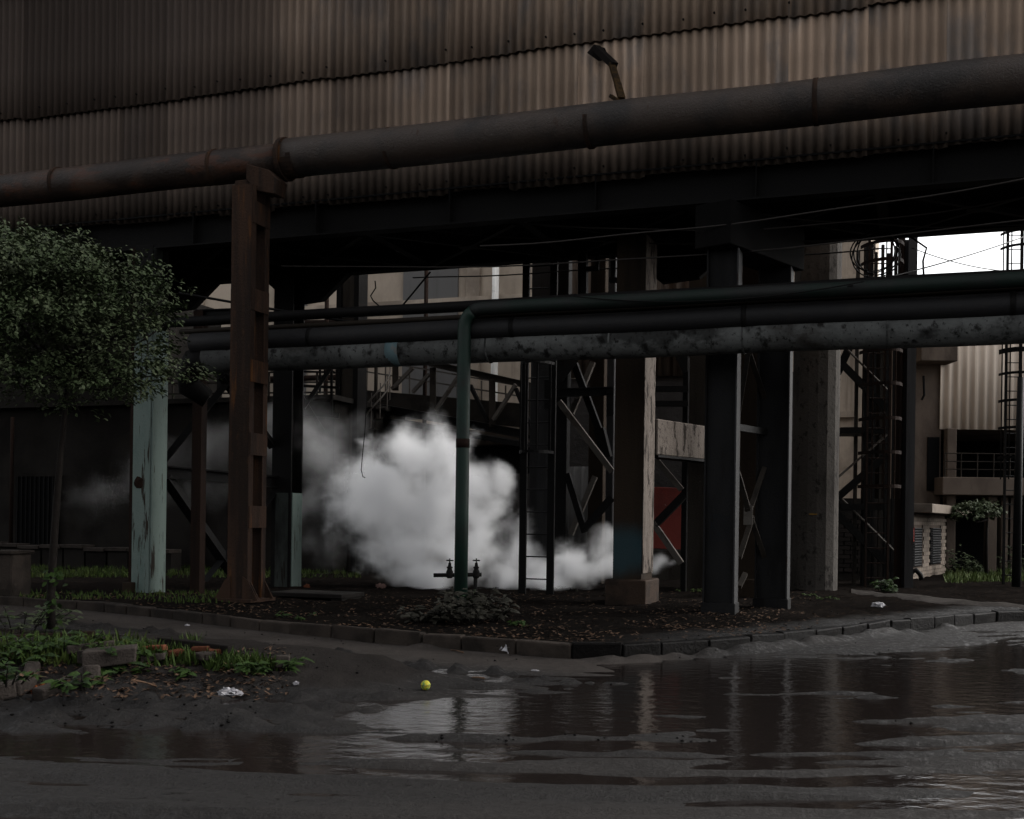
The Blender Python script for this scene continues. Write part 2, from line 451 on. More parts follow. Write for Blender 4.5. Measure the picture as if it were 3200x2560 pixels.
m_kerb = M('kerb_concrete', (0.115, 0.092, 0.077), [((0.05, 0.042, 0.036), 2.2, V1, 0.42, 0.62, 0.85), ((0.15, 0.125, 0.105), 8, V1, 0.55, 0.72, 0.6)], rough=0.9, vary=0.18, bump=0.5, bscale=24, k=0.2)
m_kerbmud = M('muddy_kerb', (0.03, 0.027, 0.026), [((0.06, 0.052, 0.048), 3, V1, 0.52, 0.7, 0.7)], rough=0.45, rough2=0.6, vary=0.1, bump=0.6, bscale=24, k=0.12, spec=0.02)
m_leaf = M('dusty_leaf', (0.075, 0.092, 0.05), [((0.042, 0.062, 0.026), 1.8, V1, 0.42, 0.6, 0.9), ((0.11, 0.115, 0.085), 5, V1, 0.55, 0.72, 0.7)], rough=0.55, bump=0, k=0.48)
m_bushleaf = M('sooty_leaf', (0.055, 0.052, 0.04), [((0.085, 0.078, 0.062), 8, V1, 0.5, 0.7, 0.8)], rough=0.6, bump=0, k=0.29)
m_weed = M('fresh_weed_leaf', (0.085, 0.16, 0.035), [((0.045, 0.085, 0.03), 5, V1, 0.42, 0.62, 0.9), ((0.13, 0.155, 0.09), 9, V1, 0.56, 0.7, 0.7)], rough=0.5, bump=0, k=0.17)
m_grass = M('grass_blade', (0.06, 0.10, 0.022), [((0.095, 0.125, 0.03), 1.5, V1, 0.45, 0.65, 0.9)], rough=0.6, bump=0, k=0.3)
m_lawn = M('lit_grass_blade', (0.085, 0.125, 0.035), [((0.12, 0.14, 0.05), 1.5, V1, 0.45, 0.65, 0.9)], rough=0.6, bump=0, k=0.5)
m_bark = M('dark_bark', (0.028, 0.023, 0.02), [((0.05, 0.043, 0.036), 9, (1, 1, .25), 0.5, 0.7, 0.8)], rough=0.9, bump=0.6)
m_litter = M('dead_leaf', (0.10, 0.06, 0.038), [((0.045, 0.03, 0.022), 6, V1, 0.45, 0.62, 0.9)], rough=0.75, bump=0, k=0.55)
m_brick = M('broken_brick', (0.24, 0.085, 0.045), [((0.10, 0.045, 0.03), 8, V1, 0.45, 0.65, 0.8)], rough=0.9, bump=0.5, vary=0.2, k=0.3)
m_plank = M('charred_wood', (0.02, 0.016, 0.014), rough=0.8)
m_rubble = M('concrete_rubble', (0.13, 0.108, 0.095), [((0.06, 0.05, 0.044), 5, V1, 0.45, 0.65, 0.8)], rough=0.92, bump=0.6, vary=0.15, k=0.2)
m_bag = M('white_plastic', (0.72, 0.70, 0.73), [((0.45, 0.42, 0.46), 9, V1, 0.5, 0.7, 0.6)], rough=0.4, bump=0.1, k=0.33)
m_yellow = M('yellow_plastic', (0.55, 0.48, 0.05), [((0.10, 0.28, 0.10), 30, V1, 0.52, 0.58, 0.9), ((0.75, 0.72, 0.55), 40, V1, 0.62, 0.66, 0.8)], rough=0.4, bump=0, k=0.5)
m_wire = M('black_cable', (0.016, 0.015, 0.015), rough=0.55, bump=0)
m_dustwire = M('dusty_cable', (0.09, 0.08, 0.075), rough=0.7, bump=0, k=0.3)
m_valve = M('sooty_cast_iron', (0.028, 0.026, 0.025), [((0.06, 0.045, 0.035), 14, V1, 0.55, 0.72, 0.7)], rough=0.65, k=0.2)
m_ink = M('faded_blue_ink', (0.02, 0.028, 0.04), rough=0.8, bump=0)

# soil, road and water follow a painted wetness / mud value on the sheet


def ground_mat(name, dry, wet, mud, litter=None):
    m = bpy.data.materials.new(name)
    m.use_nodes = True
    N, L = m.node_tree.nodes, m.node_tree.links
    b = N['Principled BSDF']
    geo = N.new('ShaderNodeNewGeometry')
    at = N.new('ShaderNodeAttribute'); at.attribute_name = 'wet'
    am = N.new('ShaderNodeAttribute'); am.attribute_name = 'mud'

    def nz(scale, st, lo, hi, det=8):
        mp = N.new('ShaderNodeMapping'); mp.inputs['Scale'].default_value = st; L.new(geo.outputs['Position'], mp.inputs['Vector'])
        no = N.new('ShaderNodeTexNoise'); no.inputs['Scale'].default_value = scale; no.inputs['Detail'].default_value = det; no.inputs['Roughness'].default_value = 0.65
        L.new(mp.outputs[0], no.inputs['Vector'])
        mr = N.new('ShaderNodeMapRange'); mr.interpolation_type = 'SMOOTHSTEP'; mr.inputs['From Min'].default_value = lo; mr.inputs['From Max'].default_value = hi
        L.new(no.outputs['Fac'], mr.inputs['Value'])
        return mr.outputs[0], no.outputs['Fac']

    def mix(f, a, c):
        mx = N.new('ShaderNodeMix'); mx.data_type = 'RGBA'
        L.new(f, mx.inputs['Factor'])
        for s, v in (('A', a), ('B', c)):
            if isinstance(v, tuple): mx.inputs[s].default_value = (*v, 1)
            else: L.new(v, mx.inputs[s])
        return mx.outputs['Result']

    def mul(a, k):
        q = N.new('ShaderNodeMath'); q.operation = 'MULTIPLY'; L.new(a, q.inputs[0])
        if isinstance(k, (int, float)): q.inputs[1].default_value = k
        else: L.new(k, q.inputs[1])
        return q.outputs[0]
    n1, f1 = nz(1.3, V1, 0.4, 0.66)
    n2, f2 = nz(14, V1, 0.45, 0.7)
    n3, f3 = nz(60, V1, 0.4, 0.7)
    c = mix(n1, dry, tuple(x * 0.68 for x in dry))
    c = mix(mul(n2, 0.5), c, tuple(x * 1.45 for x in dry))
    c = mix(at.outputs['Fac'], c, wet)
    c = mix(mul(am.outputs['Fac'], 0.72), c, mud)
    c = mix(mul(n3, 0.35), c, tuple(x * 0.6 for x in dry))
    if litter:
        n4, _ = nz(7.5, V1, 0.58, 0.68)
        c = mix(mul(n4, 0.75), c, litter)
    L.new(c, b.inputs['Base Color'])
    ro = N.new('ShaderNodeMapRange'); ro.inputs['To Min'].default_value = 0.85; ro.inputs['To Max'].default_value = 0.22
    L.new(mul(at.outputs['Fac'], n2), ro.inputs['Value'])
    L.new(ro.outputs[0], b.inputs['Roughness'])
    sp_l = N.new('ShaderNodeMapRange'); sp_l.inputs['To Min'].default_value = 0.0; sp_l.inputs['To Max'].default_value = 0.11
    L.new(at.outputs['Fac'], sp_l.inputs['Value']); L.new(sp_l.outputs[0], b.inputs['Specular IOR Level'])
    ad = N.new('ShaderNodeMath'); ad.operation = 'ADD'; L.new(mul(f2, 1.0), ad.inputs[0]); L.new(mul(f3, 0.5), ad.inputs[1])
    bp = N.new('ShaderNodeBump'); bp.inputs['Strength'].default_value = 0.7; bp.inputs['Distance'].default_value = 0.035
    L.new(ad.outputs[0], bp.inputs['Height']); L.new(bp.outputs[0], b.inputs['Normal'])
    return m


m_road = ground_mat('wet_asphalt', (0.034, 0.030, 0.0275), (0.0062, 0.0056, 0.0054), (0.005, 0.0046, 0.0046))
m_soil = ground_mat('black_soil', (0.0068, 0.0058, 0.0052), (0.0042, 0.0038, 0.0036), (0.003, 0.0027, 0.0026), litter=(0.024, 0.0165, 0.012))
m_track = ground_mat('grey_dirt', (0.034, 0.031, 0.029), (0.02, 0.018, 0.018), (0.01, 0.009, 0.009))

m_water = bpy.data.materials.new('muddy_water')
m_water.use_nodes = True
_N, _L = m_water.node_tree.nodes, m_water.node_tree.links
_b = _N['Principled BSDF']
_b.inputs['Base Color'].default_value = (0.0075, 0.0058, 0.0052, 1)
_b.inputs['Roughness'].default_value = 0.045
_b.inputs['IOR'].default_value = 1.33
_g = _N.new('ShaderNodeNewGeometry')
_m = _N.new('ShaderNodeMapping'); _m.inputs['Scale'].default_value = (1.0, 1.6, 1); _m.inputs['Rotation'].default_value = (0, 0, R(-18))
_L.new(_g.outputs['Position'], _m.inputs['Vector'])
_n = _N.new('ShaderNodeTexNoise'); _n.inputs['Scale'].default_value = 5.5; _n.inputs['Detail'].default_value = 7
_L.new(_m.outputs[0], _n.inputs['Vector'])
_bp = _N.new('ShaderNodeBump'); _bp.inputs['Strength'].default_value = 0.14; _bp.inputs['Distance'].default_value = 0.05
_L.new(_n.outputs['Fac'], _bp.inputs['Height']); _L.new(_bp.outputs[0], _b.inputs['Normal'])


def colset(o, name, arr):
    a = o.data.attributes.new(name, 'FLOAT', 'POINT')
    a.data.foreach_set('value', np.ascontiguousarray(arr, dtype=np.float32).ravel())


# ------------------------------------------------------------------ ground, road, water
RZ = -0.14          # road level; the soil behind the kerb lies near zero
KERB = [(-16.0, 24.5), (-9.5, 18.8)] + [tuple(P(px, py, z=RZ)[:2]) for px, py in
        ((270, 1908), (600, 1945), (900, 1985), (1250, 2019), (1540, 2043), (1760, 2062), (1890, 2066), (2000, 2063), (2100, 2055), (2250, 2042), (2400, 2027), (2580, 2006), (2750, 1984), (2950, 1962), (3130, 1944))]
KERB += [(9.6, 18.4), (14, 23), (40, 48)]
_kx = np.array([k[0] for k in KERB]); _ky = np.array([k[1] for k in KERB])


def kerb_y(x):
    return np.interp(x, _kx, _ky)


def lines(a, b, d, far, k=1.28):
    core = list(np.arange(a, b + d / 2, d))
    lo, hi, st = [], [], d
    x = a
    while x > -far:
        st *= k; x -= st; lo.append(x)
    st = d; x = b
    while x < far:
        st *= k; x += st; hi.append(x)
    return np.array(lo[::-1] + core + hi)


BANK = P(330, 2095, z=RZ + 0.05)


def bank_h(x, y):
    """the low bank of rubble and soil where the lane meets the road"""
    u = (x - BANK.x - 0.35) / 3.0
    v = (y - BANK.y - 0.25 + 0.10 * (x - BANK.x)) / 1.25
    d = u * u + v * v
    return 0.25 * sstep(1.0, 0.2, d + 0.35 * (fbm(x * 1.4, y * 1.4) - .5) * 2)


def px_uv(x, y):
    """road point -> photograph pixel (to lay the pools where they lie)"""
    zz = (RZ - EYE) / y
    xx = x / y
    return PX0 + F * (xx * cr + zz * sr), PY0 - F * (-xx * sr + zz * cr)


POOLS = [((1640, 2235), (560, 75), .055), ((2250, 2190), (520, 90), .045), ((2850, 2120), (560, 60), .05), ((2420, 2085), (560, 32), .05), ((380, 2325), (560, 42), .04), ((1500, 2330), (900, 50), .035), ((2450, 2330), (420, 60), .03), ((3300, 2060), (300, 50), .05)]
POOLW = [(P(c[0], c[1], z=RZ), abs(P(c[0] + r[0], c[1], z=RZ).x - P(c[0], c[1], z=RZ).x), P(c[0], c[1] - r[1], z=RZ).y - P(c[0], c[1] + r[1], z=RZ).y, d) for c, r, d in POOLS]


def road_z(x, y, full=False):
    x, y = np.asarray(x, float), np.asarray(y, float)
    lane = sstep(0.0, 1.0, (kerb_y(x) - y) / 2.6)                     # 0 at the kerb .. 1 out on the road
    wet = sstep(0.25, 0.75, lane * 0.9 + 0.25 * (x + 1.5) / 5 + 0.35 * (fbm(x * .5, y * .8) - .5))
    wet = np.maximum(wet, sstep(1.4, 2.4, x) * 0.9)
    bank = bank_h(x, y)
    wet = wet * (1 - sstep(0.02, 0.08, bank))
    u = np.arctan2(x - 0.5, 25.0 - y) * 16                              # traffic swings round the corner
    v = np.hypot(x - 0.5, 25.0 - y)
    ridge = (fbm(u * 0.35 + 4, v * 2.2, 5) - 0.5)
    fine = (fbm(u * 1.3, v * 8, 4) - 0.5)
    wet = np.clip(wet * (0.82 + 0.24 * sstep(0.36, 0.6, fbm(u * 0.5 + 11, v * 3.2, 4))), 0, 1)
    clump = np.clip(fbm(x * 6, y * 6, 4) - 0.47, 0, 1)
    mudzone = sstep(0.35, 0.8, 1 - np.abs(lane * 1.15 - 0.80 + 0.25 * (fbm(x * .7, y * .7) - .5)) * 3.4) * sstep(2.2, 0.2, x)
    frontmud = sstep(9.8, 8.9, y) * sstep(7.2, 8.0, y) * sstep(-0.5, -1.6, x)
    mudzone = np.maximum(mudzone, frontmud)
    rut = 0
    for vk, wk in ((15.5, .10), (16.25, .13), (17.3, .09), (17.75, .12), (18.6, .13), (19.15, .10), (19.9, .14), (20.6, .11)):
        dv = v - vk - 0.35 * (fbm(u * .22 + vk, u * 0 + vk, 3) - .5)
        on = sstep(.40, .55, fbm(u * .5 + vk * 3, u * 0 + vk * 7, 2))
        rut = rut + on * (-0.030 * np.exp(-(dv / wk) ** 2) + 0.016 * np.exp(-((np.abs(dv) - 1.7 * wk) / (.6 * wk)) ** 2))
    basin = 0
    for c, rx, ry, d in POOLW:
        q = ((x - c.x) / rx) ** 2 + ((y - c.y) / (ry * 0.5)) ** 2
        basin = np.maximum(basin, d * sstep(1.25, 0.25, q))
    flow = sstep(0.3, 0.9, lane) * sstep(5.9, 7.2, y + 0.12 * x) * sstep(-4.5, -1.5, x + 0.25 * (9 - y))
    z = 0.016 - 0.016 * flow + ridge * (0.025 + 0.075 * sstep(.4, .85, lane)) + fine * (0.034 * wet + 0.075 * flow) + (fbm(u * 3.5, v * 16, 2) - .5) * 0.022 * flow + clump * 0.27 * mudzone + bank - basin + rut * sstep(.5, 1.0, lane) * (1 - sstep(0.01, .05, bank))
    z = z + 0.035 * (fbm(x * .35 + 3, y * .5 + 8, 3) - .5)
    z = z - 0.012 * (1 - lane) + 0.09 * sstep(0.35, 0.02, kerb_y(x) - y) * sstep(.42, .7, fbm(x * 1.3 + 7, y * 1.3, 3)) * sstep(-3, 0.5, x)
    if full:
        return z, wet, np.clip(mudzone + sstep(0.02, 0.06, bank), 0, 1)
    return z


gx, gy = lines(-9, 10, 0.07, 500), lines(3.5, 20, 0.07, 700)
XX, YY = np.meshgrid(gx, gy, indexing='ij')
ZZ, wet, mud = road_z(XX, YY, True)
farm = sstep(21, 26, np.hypot(XX, YY - 8))
ZZ = ZZ * (1 - farm)
ZZ = np.where(YY > kerb_y(XX) + 0.35, -0.06, ZZ) + RZ
RGX, RGY, RGZ = gx, gy, ZZ


def road_h(x, y):
    """height of the road sheet as built (bilinear)"""
    x, y = np.atleast_1d(np.asarray(x, float)), np.atleast_1d(np.asarray(y, float))
    i = np.clip(np.searchsorted(RGX, x) - 1, 0, len(RGX) - 2); j = np.clip(np.searchsorted(RGY, y) - 1, 0, len(RGY) - 2)
    u = np.clip((x - RGX[i]) / (RGX[i + 1] - RGX[i]), 0, 1); v = np.clip((y - RGY[j]) / (RGY[j + 1] - RGY[j]), 0, 1)
    return RGZ[i, j] * (1 - u) * (1 - v) + RGZ[i + 1, j] * u * (1 - v) + RGZ[i, j + 1] * (1 - u) * v + RGZ[i + 1, j + 1] * u * v


o = obj('road', MB().grid(XX, YY, ZZ), m_road, smooth=True, loc=(0, 0, 0), kind='structure')
colset(o, 'wet', wet.ravel()); colset(o, 'mud', mud.ravel())

wx, wy = np.linspace(-7.5, 14, 60), np.linspace(3.0, 16, 60)
WX, WY = np.meshgrid(wx, wy, indexing='ij')
mb = MB().grid(WX, WY, np.full_like(WX, RZ - 0.003))
keep = [f for f in mb.f if all(mb.v[i].y < kerb_y(mb.v[i].x) + 0.02 for i in f)]
mb.f = keep
obj('puddle_water', mb, m_water, smooth=True, loc=(0, 0, 0), kind='structure')


def verge_z(x, y):
    n = (fbm(x * 0.8, y * 0.8, 4) - 0.5) * 0.07 + (fbm(x * 4, y * 4, 3) - .5) * 0.075
    return -0.005 + n * sstep(0.05, 0.5, y - kerb_y(x) - 0.1)


gx = lines(-12, 12, 0.1, 300)
tt = np.concatenate([np.arange(0, 9, 0.09), 9 + np.cumsum(0.12 * 1.14 ** np.arange(52))])
XX, TT = np.meshgrid(gx, tt, indexing='ij')
YY = kerb_y(XX) + 0.085 + TT
ZZ = verge_z(XX, YY)
ZZ[:, 0] = RZ - 0.15
damp = sstep(0.8, 2.2, XX) * sstep(1.6, 0.3, TT)
o = obj('ground', MB().grid(XX, YY, ZZ), m_soil, smooth=True, loc=(0, 0, 0), kind='structure')
colset(o, 'wet', (damp * (0.4 + fbm(XX * 2, YY * 2))).ravel()); colset(o, 'mud', (0.6 * sstep(0.4, 0.6, fbm(XX * .6, YY * .6))).ravel())


def gz(x, y):
    return float(verge_z(np.array([x]), np.array([y]))[0]) if y > float(kerb_y(x)) + 0.05 else float(road_h(x, y)[0])


def GP(px, py, verge=True, dz=0.0):
    """ground point seen at a pixel of the photograph"""
    p = P(px, py, z=-0.005 if verge else RZ)
    for _ in range(3):
        p = P(px, py, z=gz(p.x, p.y))
    if not verge:
        d = ray(px, py)
        Ys = np.linspace(max(3.0, p.y - 2.6), p.y + 1.2, 240)
        xs, zs = d.x * Ys, d.z * Ys + EYE
        g_ = road_h(xs, Ys)
        hit = np.nonzero(zs <= g_)[0]
        if len(hit): p = Vector((xs[hit[0]], Ys[hit[0]], float(g_[hit[0]])))
    p.z += dz
    return p


# pale dirt track curving away behind the kerb end
pts_n = [(2660, 1842), (2790, 1858), (2900, 1868), (3050, 1880), (3200, 1893), (3420, 1915)]
nr = [P(a, b + 12, z=0.0) for a, b in pts_n]; fr = [P(a, b - 3, z=0.0) for a, b in pts_n]
X_, Y_ = [], []
for i in range(len(pts_n) - 1):
    for k in range(8):
        u = k / 8
        a, b = nr[i].lerp(nr[i + 1], u), fr[i].lerp(fr[i + 1], u)
        X_.append([a.lerp(b, q).x for q in np.linspace(0, 1, 6)]); Y_.append([a.lerp(b, q).y for q in np.linspace(0, 1, 6)])
X_, Y_ = np.array(X_), np.array(Y_)
Z_ = verge_z(X_, Y_) + 0.02
Z_[:, 0] -= 0.05; Z_[:, -1] -= 0.05
obj('dirt_track', MB().grid(X_, Y_, Z_), m_track, smooth=True, loc=(0, 0, 0), kind='structure')

# kerb of single stones
kerb = tag(thing('kerb', None, None, (0.9, 10.9, 0)), kind='structure')
pl = [Vector((a, b, 0)) for a, b in KERB[1:-1]]
seg, acc = [], 0.0
dist = [0]
for a, b in zip(pl, pl[1:]): dist.append(dist[-1] + (b - a).length)


def on_kerb(d):
    for i in range(len(pl) - 1):
        if d <= dist[i + 1]:
            return pl[i].lerp(pl[i + 1], (d - dist[i]) / (dist[i + 1] - dist[i]))
    return pl[-1]


d0 = 0.2
while d0 < dist[-1] - 0.8:
    L_ = random.uniform(0.52, 0.74)
    a, b = on_kerb(d0), on_kerb(d0 + L_ - 0.018)
    d0 += L_
    u = (b - a).normalized()
    nrm = UP.cross(u)
    far_left = a.x < -3.0
    top = (0.142 if far_left else 0.172) + random.uniform(-0.008, 0.008)
    c = (a + b) / 2 + nrm * 0.065 + Vector((0, 0, RZ + (top - 0.12) / 2))
    mbk = MB().quad_box(c, (b - a) * 1.0, nrm * 0.13, UP * (top + 0.12))
    for v in mbk.v:
        v += Vector((random.uniform(-.01, .01), random.uniform(-.02, .02), random.uniform(-.014, .014)))
    obj('kerb_stone', mbk, m_kerbmud if a.x > random.uniform(-.6, 1.3) else m_kerb, kerb, bevel=0.018, seg=2, loc=c)

# ------------------------------------------------------------------ the gallery overhead
TN, TF_ = 16.6, 19.6
S0, S1 = -23.0, 9.4
gal = thing('conveyor_gallery', 'long raised conveyor gallery clad in brown corrugated sheets above the steam', 'gallery', G(-6, 18, 6.0))


def corr_mesh(name, wid, hgt, pitch, amp, rag=0.0, seed=0, nz_=3, per=8):
    rr = random.Random(seed)
    n = int(round(wid / pitch * per)) + 1
    xs = np.linspace(0, wid, n)
    zs = np.linspace(0, hgt, nz_ + 1)
    mb = MB()
    X, Z = np.meshgrid(xs, zs, indexing='ij')
    Yv = -amp * np.cos(2 * np.pi * X / pitch) + 0.006 * np.sin(Z * 2.1 + seed)
    mb.grid(X, Yv, Z)
    for i in range(n):
        v = mb.v[i * (nz_ + 1)]
        v.z += -rag * max(0, mnoise.noise(Vector((xs[i] * 5, seed * 3.3, 0)))) if rag else 0
    me = mb.mesh(name, (0, 0, 0), True)
    at = me.attributes.new('valley_shade', 'FLOAT', 'POINT')          # troughs painted darker, as shade between the ribs
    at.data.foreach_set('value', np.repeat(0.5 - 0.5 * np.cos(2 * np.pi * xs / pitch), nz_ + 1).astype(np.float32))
    return me


PITCH, NWV = 0.151, 7
SW = PITCH * NWV
low_m = [corr_mesh('cladding_sheet', SW + 0.03, 2.22, PITCH, 0.025, 0.05, k) for k in range(4)]
up_m = [corr_mesh('cladding_sheet', SW + 0.03, 2.62, PITCH, 0.025, 0.03, 10 + k) for k in range(4)]
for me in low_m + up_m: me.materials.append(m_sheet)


def place(name, me, parent, wloc, rz, solid=0.0):
    o = bpy.data.objects.new(name, me)
    COL.objects.link(o)
    o.parent = parent
    o.location = Vector(wloc) - WLOC[parent.name]
    o.rotation_euler.z = rz
    if solid:
        s = o.modifiers.new('thickness', 'SOLIDIFY'); s.thickness = solid; s.offset = 1
    return o


ns = int((S1 - S0) / SW)
for i in range(ns):
    s = S0 + i * SW
    j = random.uniform(-.004, .004)
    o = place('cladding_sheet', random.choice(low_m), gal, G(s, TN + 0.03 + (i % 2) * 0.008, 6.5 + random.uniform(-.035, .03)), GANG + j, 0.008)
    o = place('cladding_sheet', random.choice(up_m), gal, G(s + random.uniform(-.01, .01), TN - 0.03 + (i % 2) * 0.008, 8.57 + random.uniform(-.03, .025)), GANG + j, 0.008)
mb = MB()
for i in range(ns * 2):
    for zb, tb in ((8.70, TN - 0.08), (6.66, TN + 0.0)):
        if random.random() < 0.85:
            p = G(S0 + (round(i * 3.5) + 0.0) * PITCH + random.uniform(-.01, .01), tb, zb + random.uniform(-.03, .03))
            mb.tube([p, p - NX * 0.03], 0.016, 6)
obj('fixing_bolt', mb, m_bolt, gal, kind='stuff')
# deck, girders, cross members
obj('near_girder', MB().hbeam(G(S0, TN + 0.14, 6.29), G(S1, TN + 0.14, 6.29), 0.26, 0.58, 0.025, 0.016), m_blackgreen, gal)
obj('far_girder', MB().hbeam(G(S0, TF_ - 0.14, 6.29), G(S1, TF_ - 0.14, 6.29), 0.26, 0.58, 0.025, 0.016), m_black, gal)
obj('floor_deck', MB().box(G((S0 + S1) / 2, (TN + TF_) / 2, 6.46), S1 - S0, TF_ - TN - 0.36, 0.06), m_soffit, gal)
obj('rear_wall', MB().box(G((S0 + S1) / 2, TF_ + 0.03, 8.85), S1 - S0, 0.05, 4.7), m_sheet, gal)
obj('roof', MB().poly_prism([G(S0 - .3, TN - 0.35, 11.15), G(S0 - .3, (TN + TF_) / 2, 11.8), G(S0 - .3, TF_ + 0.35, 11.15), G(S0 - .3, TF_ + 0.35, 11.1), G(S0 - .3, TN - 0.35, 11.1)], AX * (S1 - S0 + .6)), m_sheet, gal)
s = S0 + 0.8
k = 0
while s < S1:
    obj('cross_beam', MB().hbeam(G(s, TN + 0.16, 6.22), G(s, TF_ - 0.16, 6.22), 0.16, 0.34, 0.016, 0.012), m_black, gal)
    if s + 2.7 < S1:
        a, b = G(s + .1, TN + 0.3, 6.0), G(s + 2.6, TF_ - 0.3, 6.0)
        c, d = G(s + .1, TF_ - 0.3, 5.985), G(s + 2.6, TN + 0.3, 5.985)
        obj('wind_brace', MB().angle(a, b, 0.09, 0.011), m_blackgreen, gal)
        obj('wind_brace', MB().angle(c, d, 0.09, 0.011), m_blackgreen, gal)
        obj('gusset_plate', MB().box((a + b) / 2 - UP * 0.012, 0.34, 0.26, 0.012), m_black, gal)
    s += 2.7
for s in np.arange(S0 + 1.5, S1, 2.4):
    obj('web_stiffener', MB().box(G(s, TN + 0.07, 6.29), 0.018, 0.115, 0.52), m_black, gal)

# broken strut at a flat dark patch that stands in for a hole
a, b, c = P(1862, 150, t=16.52), P(1920, 205, t=16.1), P(1945, 305, t=15.75)
br = thing('broken_strut', 'bent rusty strut poking out of a hole in the cladding over the thick pipe', 'strut', (a.x, a.y, a.z))
obj('dark_stub', MB().beam(a, b, 0.10, 0.09).poly_prism([P(1835, 165, t=16.53), P(1855, 140, t=16.53), P(1890, 150, t=16.53), P(1905, 185, t=16.53), P(1870, 190, t=16.53)], NX * 0.02), m_bolt, br)
obj('rusty_bar', MB().beam(P(1912, 200, t=16.12), P(1930, 262, t=15.9), 0.09, 0.05).beam(P(1930, 262, t=15.9), P(1943, 308, t=15.7), 0.10, 0.05).beam(P(1908, 300, t=15.75), P(1935, 318, t=15.65), 0.05, 0.05), M('ochre_rust', (0.10, 0.058, 0.022), [((0.03, 0.022, 0.016), 9, V1, 0.45, 0.6, 0.9)], bump=0.6), br)

# ------------------------------------------------------------------ thick pipe carried past the cladding
TP = 15.5
pp = thing('overhead_pipe', 'thick rusty pipe running along the cladding on top of the orange post', 'pipe', G(-10, TP, 6.6))
sj = S_of(P(905, 490, t=TP))


def pipe_run(s0, s1, t, z, r, n=28, wob=0.0, step=0.5):
    k = max(2, int((s1 - s0) / step))
    return MB().tube([G(s0 + (s1 - s0) * i / k, t + wob * math.sin(i * .9), z + wob * math.sin(i * 0.7 + 1)) for i in range(k + 1)], r, n)


obj('bare_section', pipe_run(S0 + 2, sj, TP, 6.89, 0.272, wob=.006), m_rustpipe, pp, True)
obj('wrapped_section', pipe_run(sj, S1 + 0.5, TP - 0.01, 6.905, 0.298, wob=.01), m_wrappipe, pp, True)
for s in np.arange(S0 + 3, S1, 3.1):
    rr_ = 0.282 if s < sj else 0.306
    obj('pipe_band', pipe_run(s, s + 0.06, TP, 6.9, rr_, step=0.06), m_rust, pp, True)
obj('pipe_flange', MB().tube([G(sj - 0.10, TP - 0.005, 6.9), G(sj - 0.03, TP - 0.005, 6.9), G(sj - .03, TP - 0.005, 6.9), G(sj + 0.18, TP - 0.005, 6.9)], [0.335, 0.335, 0.30, 0.30], 28), m_rust, pp)


# ------------------------------------------------------------------ posts under the gallery and the pipes
def lattice_post(name, label, px, py, t, top, fw, fd, mat, batt):
    b = P(px, py, t=t); b.z = gz(b.x, b.y) - 0.05
    th = thing(name, label, 'steel post', b)
    for sg in (-1, 1):
        q = b + NX * (sg * (fd / 2 - 0.06))
        obj('channel', MB().hbeam(q, q + UP * (top - b.z), 0.12, fw, 0.02, 0.015, AX), mat, th)
    for zc, hh in batt:
        for sg in (-1, 1):
            obj('batten_plate', MB().box(b + AX * (sg * (fw / 2 + 0.007)) + UP * (zc - b.z), 0.012, fd - 0.02, hh), mat, th)
    obj('face_plate', MB().box(b - NX * (fd / 2 + 0.006) + UP * ((top - b.z) / 2), fw * 0.98, 0.01, top - b.z), mat, th)
    base = MB().box(b + UP * 0.09, fw + 0.26, fd + 0.2, 0.05)
    for sg in (-1, 1):
        e = b - NX * (fd / 2 + 0.03) + AX * (sg * fw * 0.3) + UP * 0.1
        base.poly_prism([e, e + AX * (sg * 0.28), e + AX * (sg * 0.10) + UP * 0.3, e + UP * 0.36], NX * 0.015)
        e = b + AX * (sg * (fw / 2 + 0.02)) + UP * 0.1
        base.poly_prism([e - NX * 0.2, e + AX * (sg * 0.16) - NX * 0.2, e - NX * 0.2 + UP * 0.28], NX * 0.02)
        base.poly_prism([e + NX * 0.2, e + AX * (sg * 0.16) + NX * 0.2, e + NX * 0.2 + UP * 0.28], NX * 0.02)
    obj('base_plate', base, mat, th)
    return th, b


def z_at(px, py, t):
    return P(px, py, t=t).z


bat = [(z_at(830, y, 15.6), 0.34) for y in (690, 955, 1172, 1394, 1616)]
post, pb = lattice_post('lattice_post', 'tall orange-rusted post of two channels carrying the thick overhead pipe', 769, 1868, TP - 0.22, 6.42, 0.36, 0.50, m_rust, bat)
sad = MB().box(pb + NX * 0.22 + UP * (6.49 - pb.z), 0.5, 0.62, 0.12)
sad.poly_prism([P(770, 512, t=15.14), P(838, 530, t=15.14), P(866, 560, t=15.14), P(858, 606, t=15.14), P(800, 596, t=15.14), P(768, 560, t=15.14)], NX * 0.3)
obj('pipe_saddle', sad, m_rust, post, bevel=0.01)

# mint painted column with flaking paint
b = P(462, 1848, t=TN); b.z = -0.06
mint = thing('mint_column', 'pale mint column with flaking paint standing by the leafy tree', 'column', b)
mw, md = 0.36, 0.42
top_z = 6.0
H_ = top_z - b.z
zp = z_at(470, 1030, TN) - b.z
obj('flange', MB().box(b - NX * (md / 2) + UP * zp / 2, mw, 0.03, zp), m_mint, mint, bevel=0.004)
obj('sooty_top', MB().box(b - NX * (md / 2) + UP * (zp + H_) / 2, mw, 0.03, H_ - zp), m_black, mint, bevel=0.004)
obj('flange', MB().box(b + NX * (md / 2) + UP * H_ / 2, mw, 0.03, H_), m_black, mint, bevel=0.004)
obj('web', MB().box(b + UP * H_ / 2 + AX * 0.06, 0.03, md - 0.034, H_), m_mintdirty, mint)
obj('stiffener_strip', MB().box(b + AX * (mw / 2 + 0.018) - NX * 0.0 + UP * zp / 2, 0.03, 0.41, zp - .05), m_mint, mint, bevel=0.004)
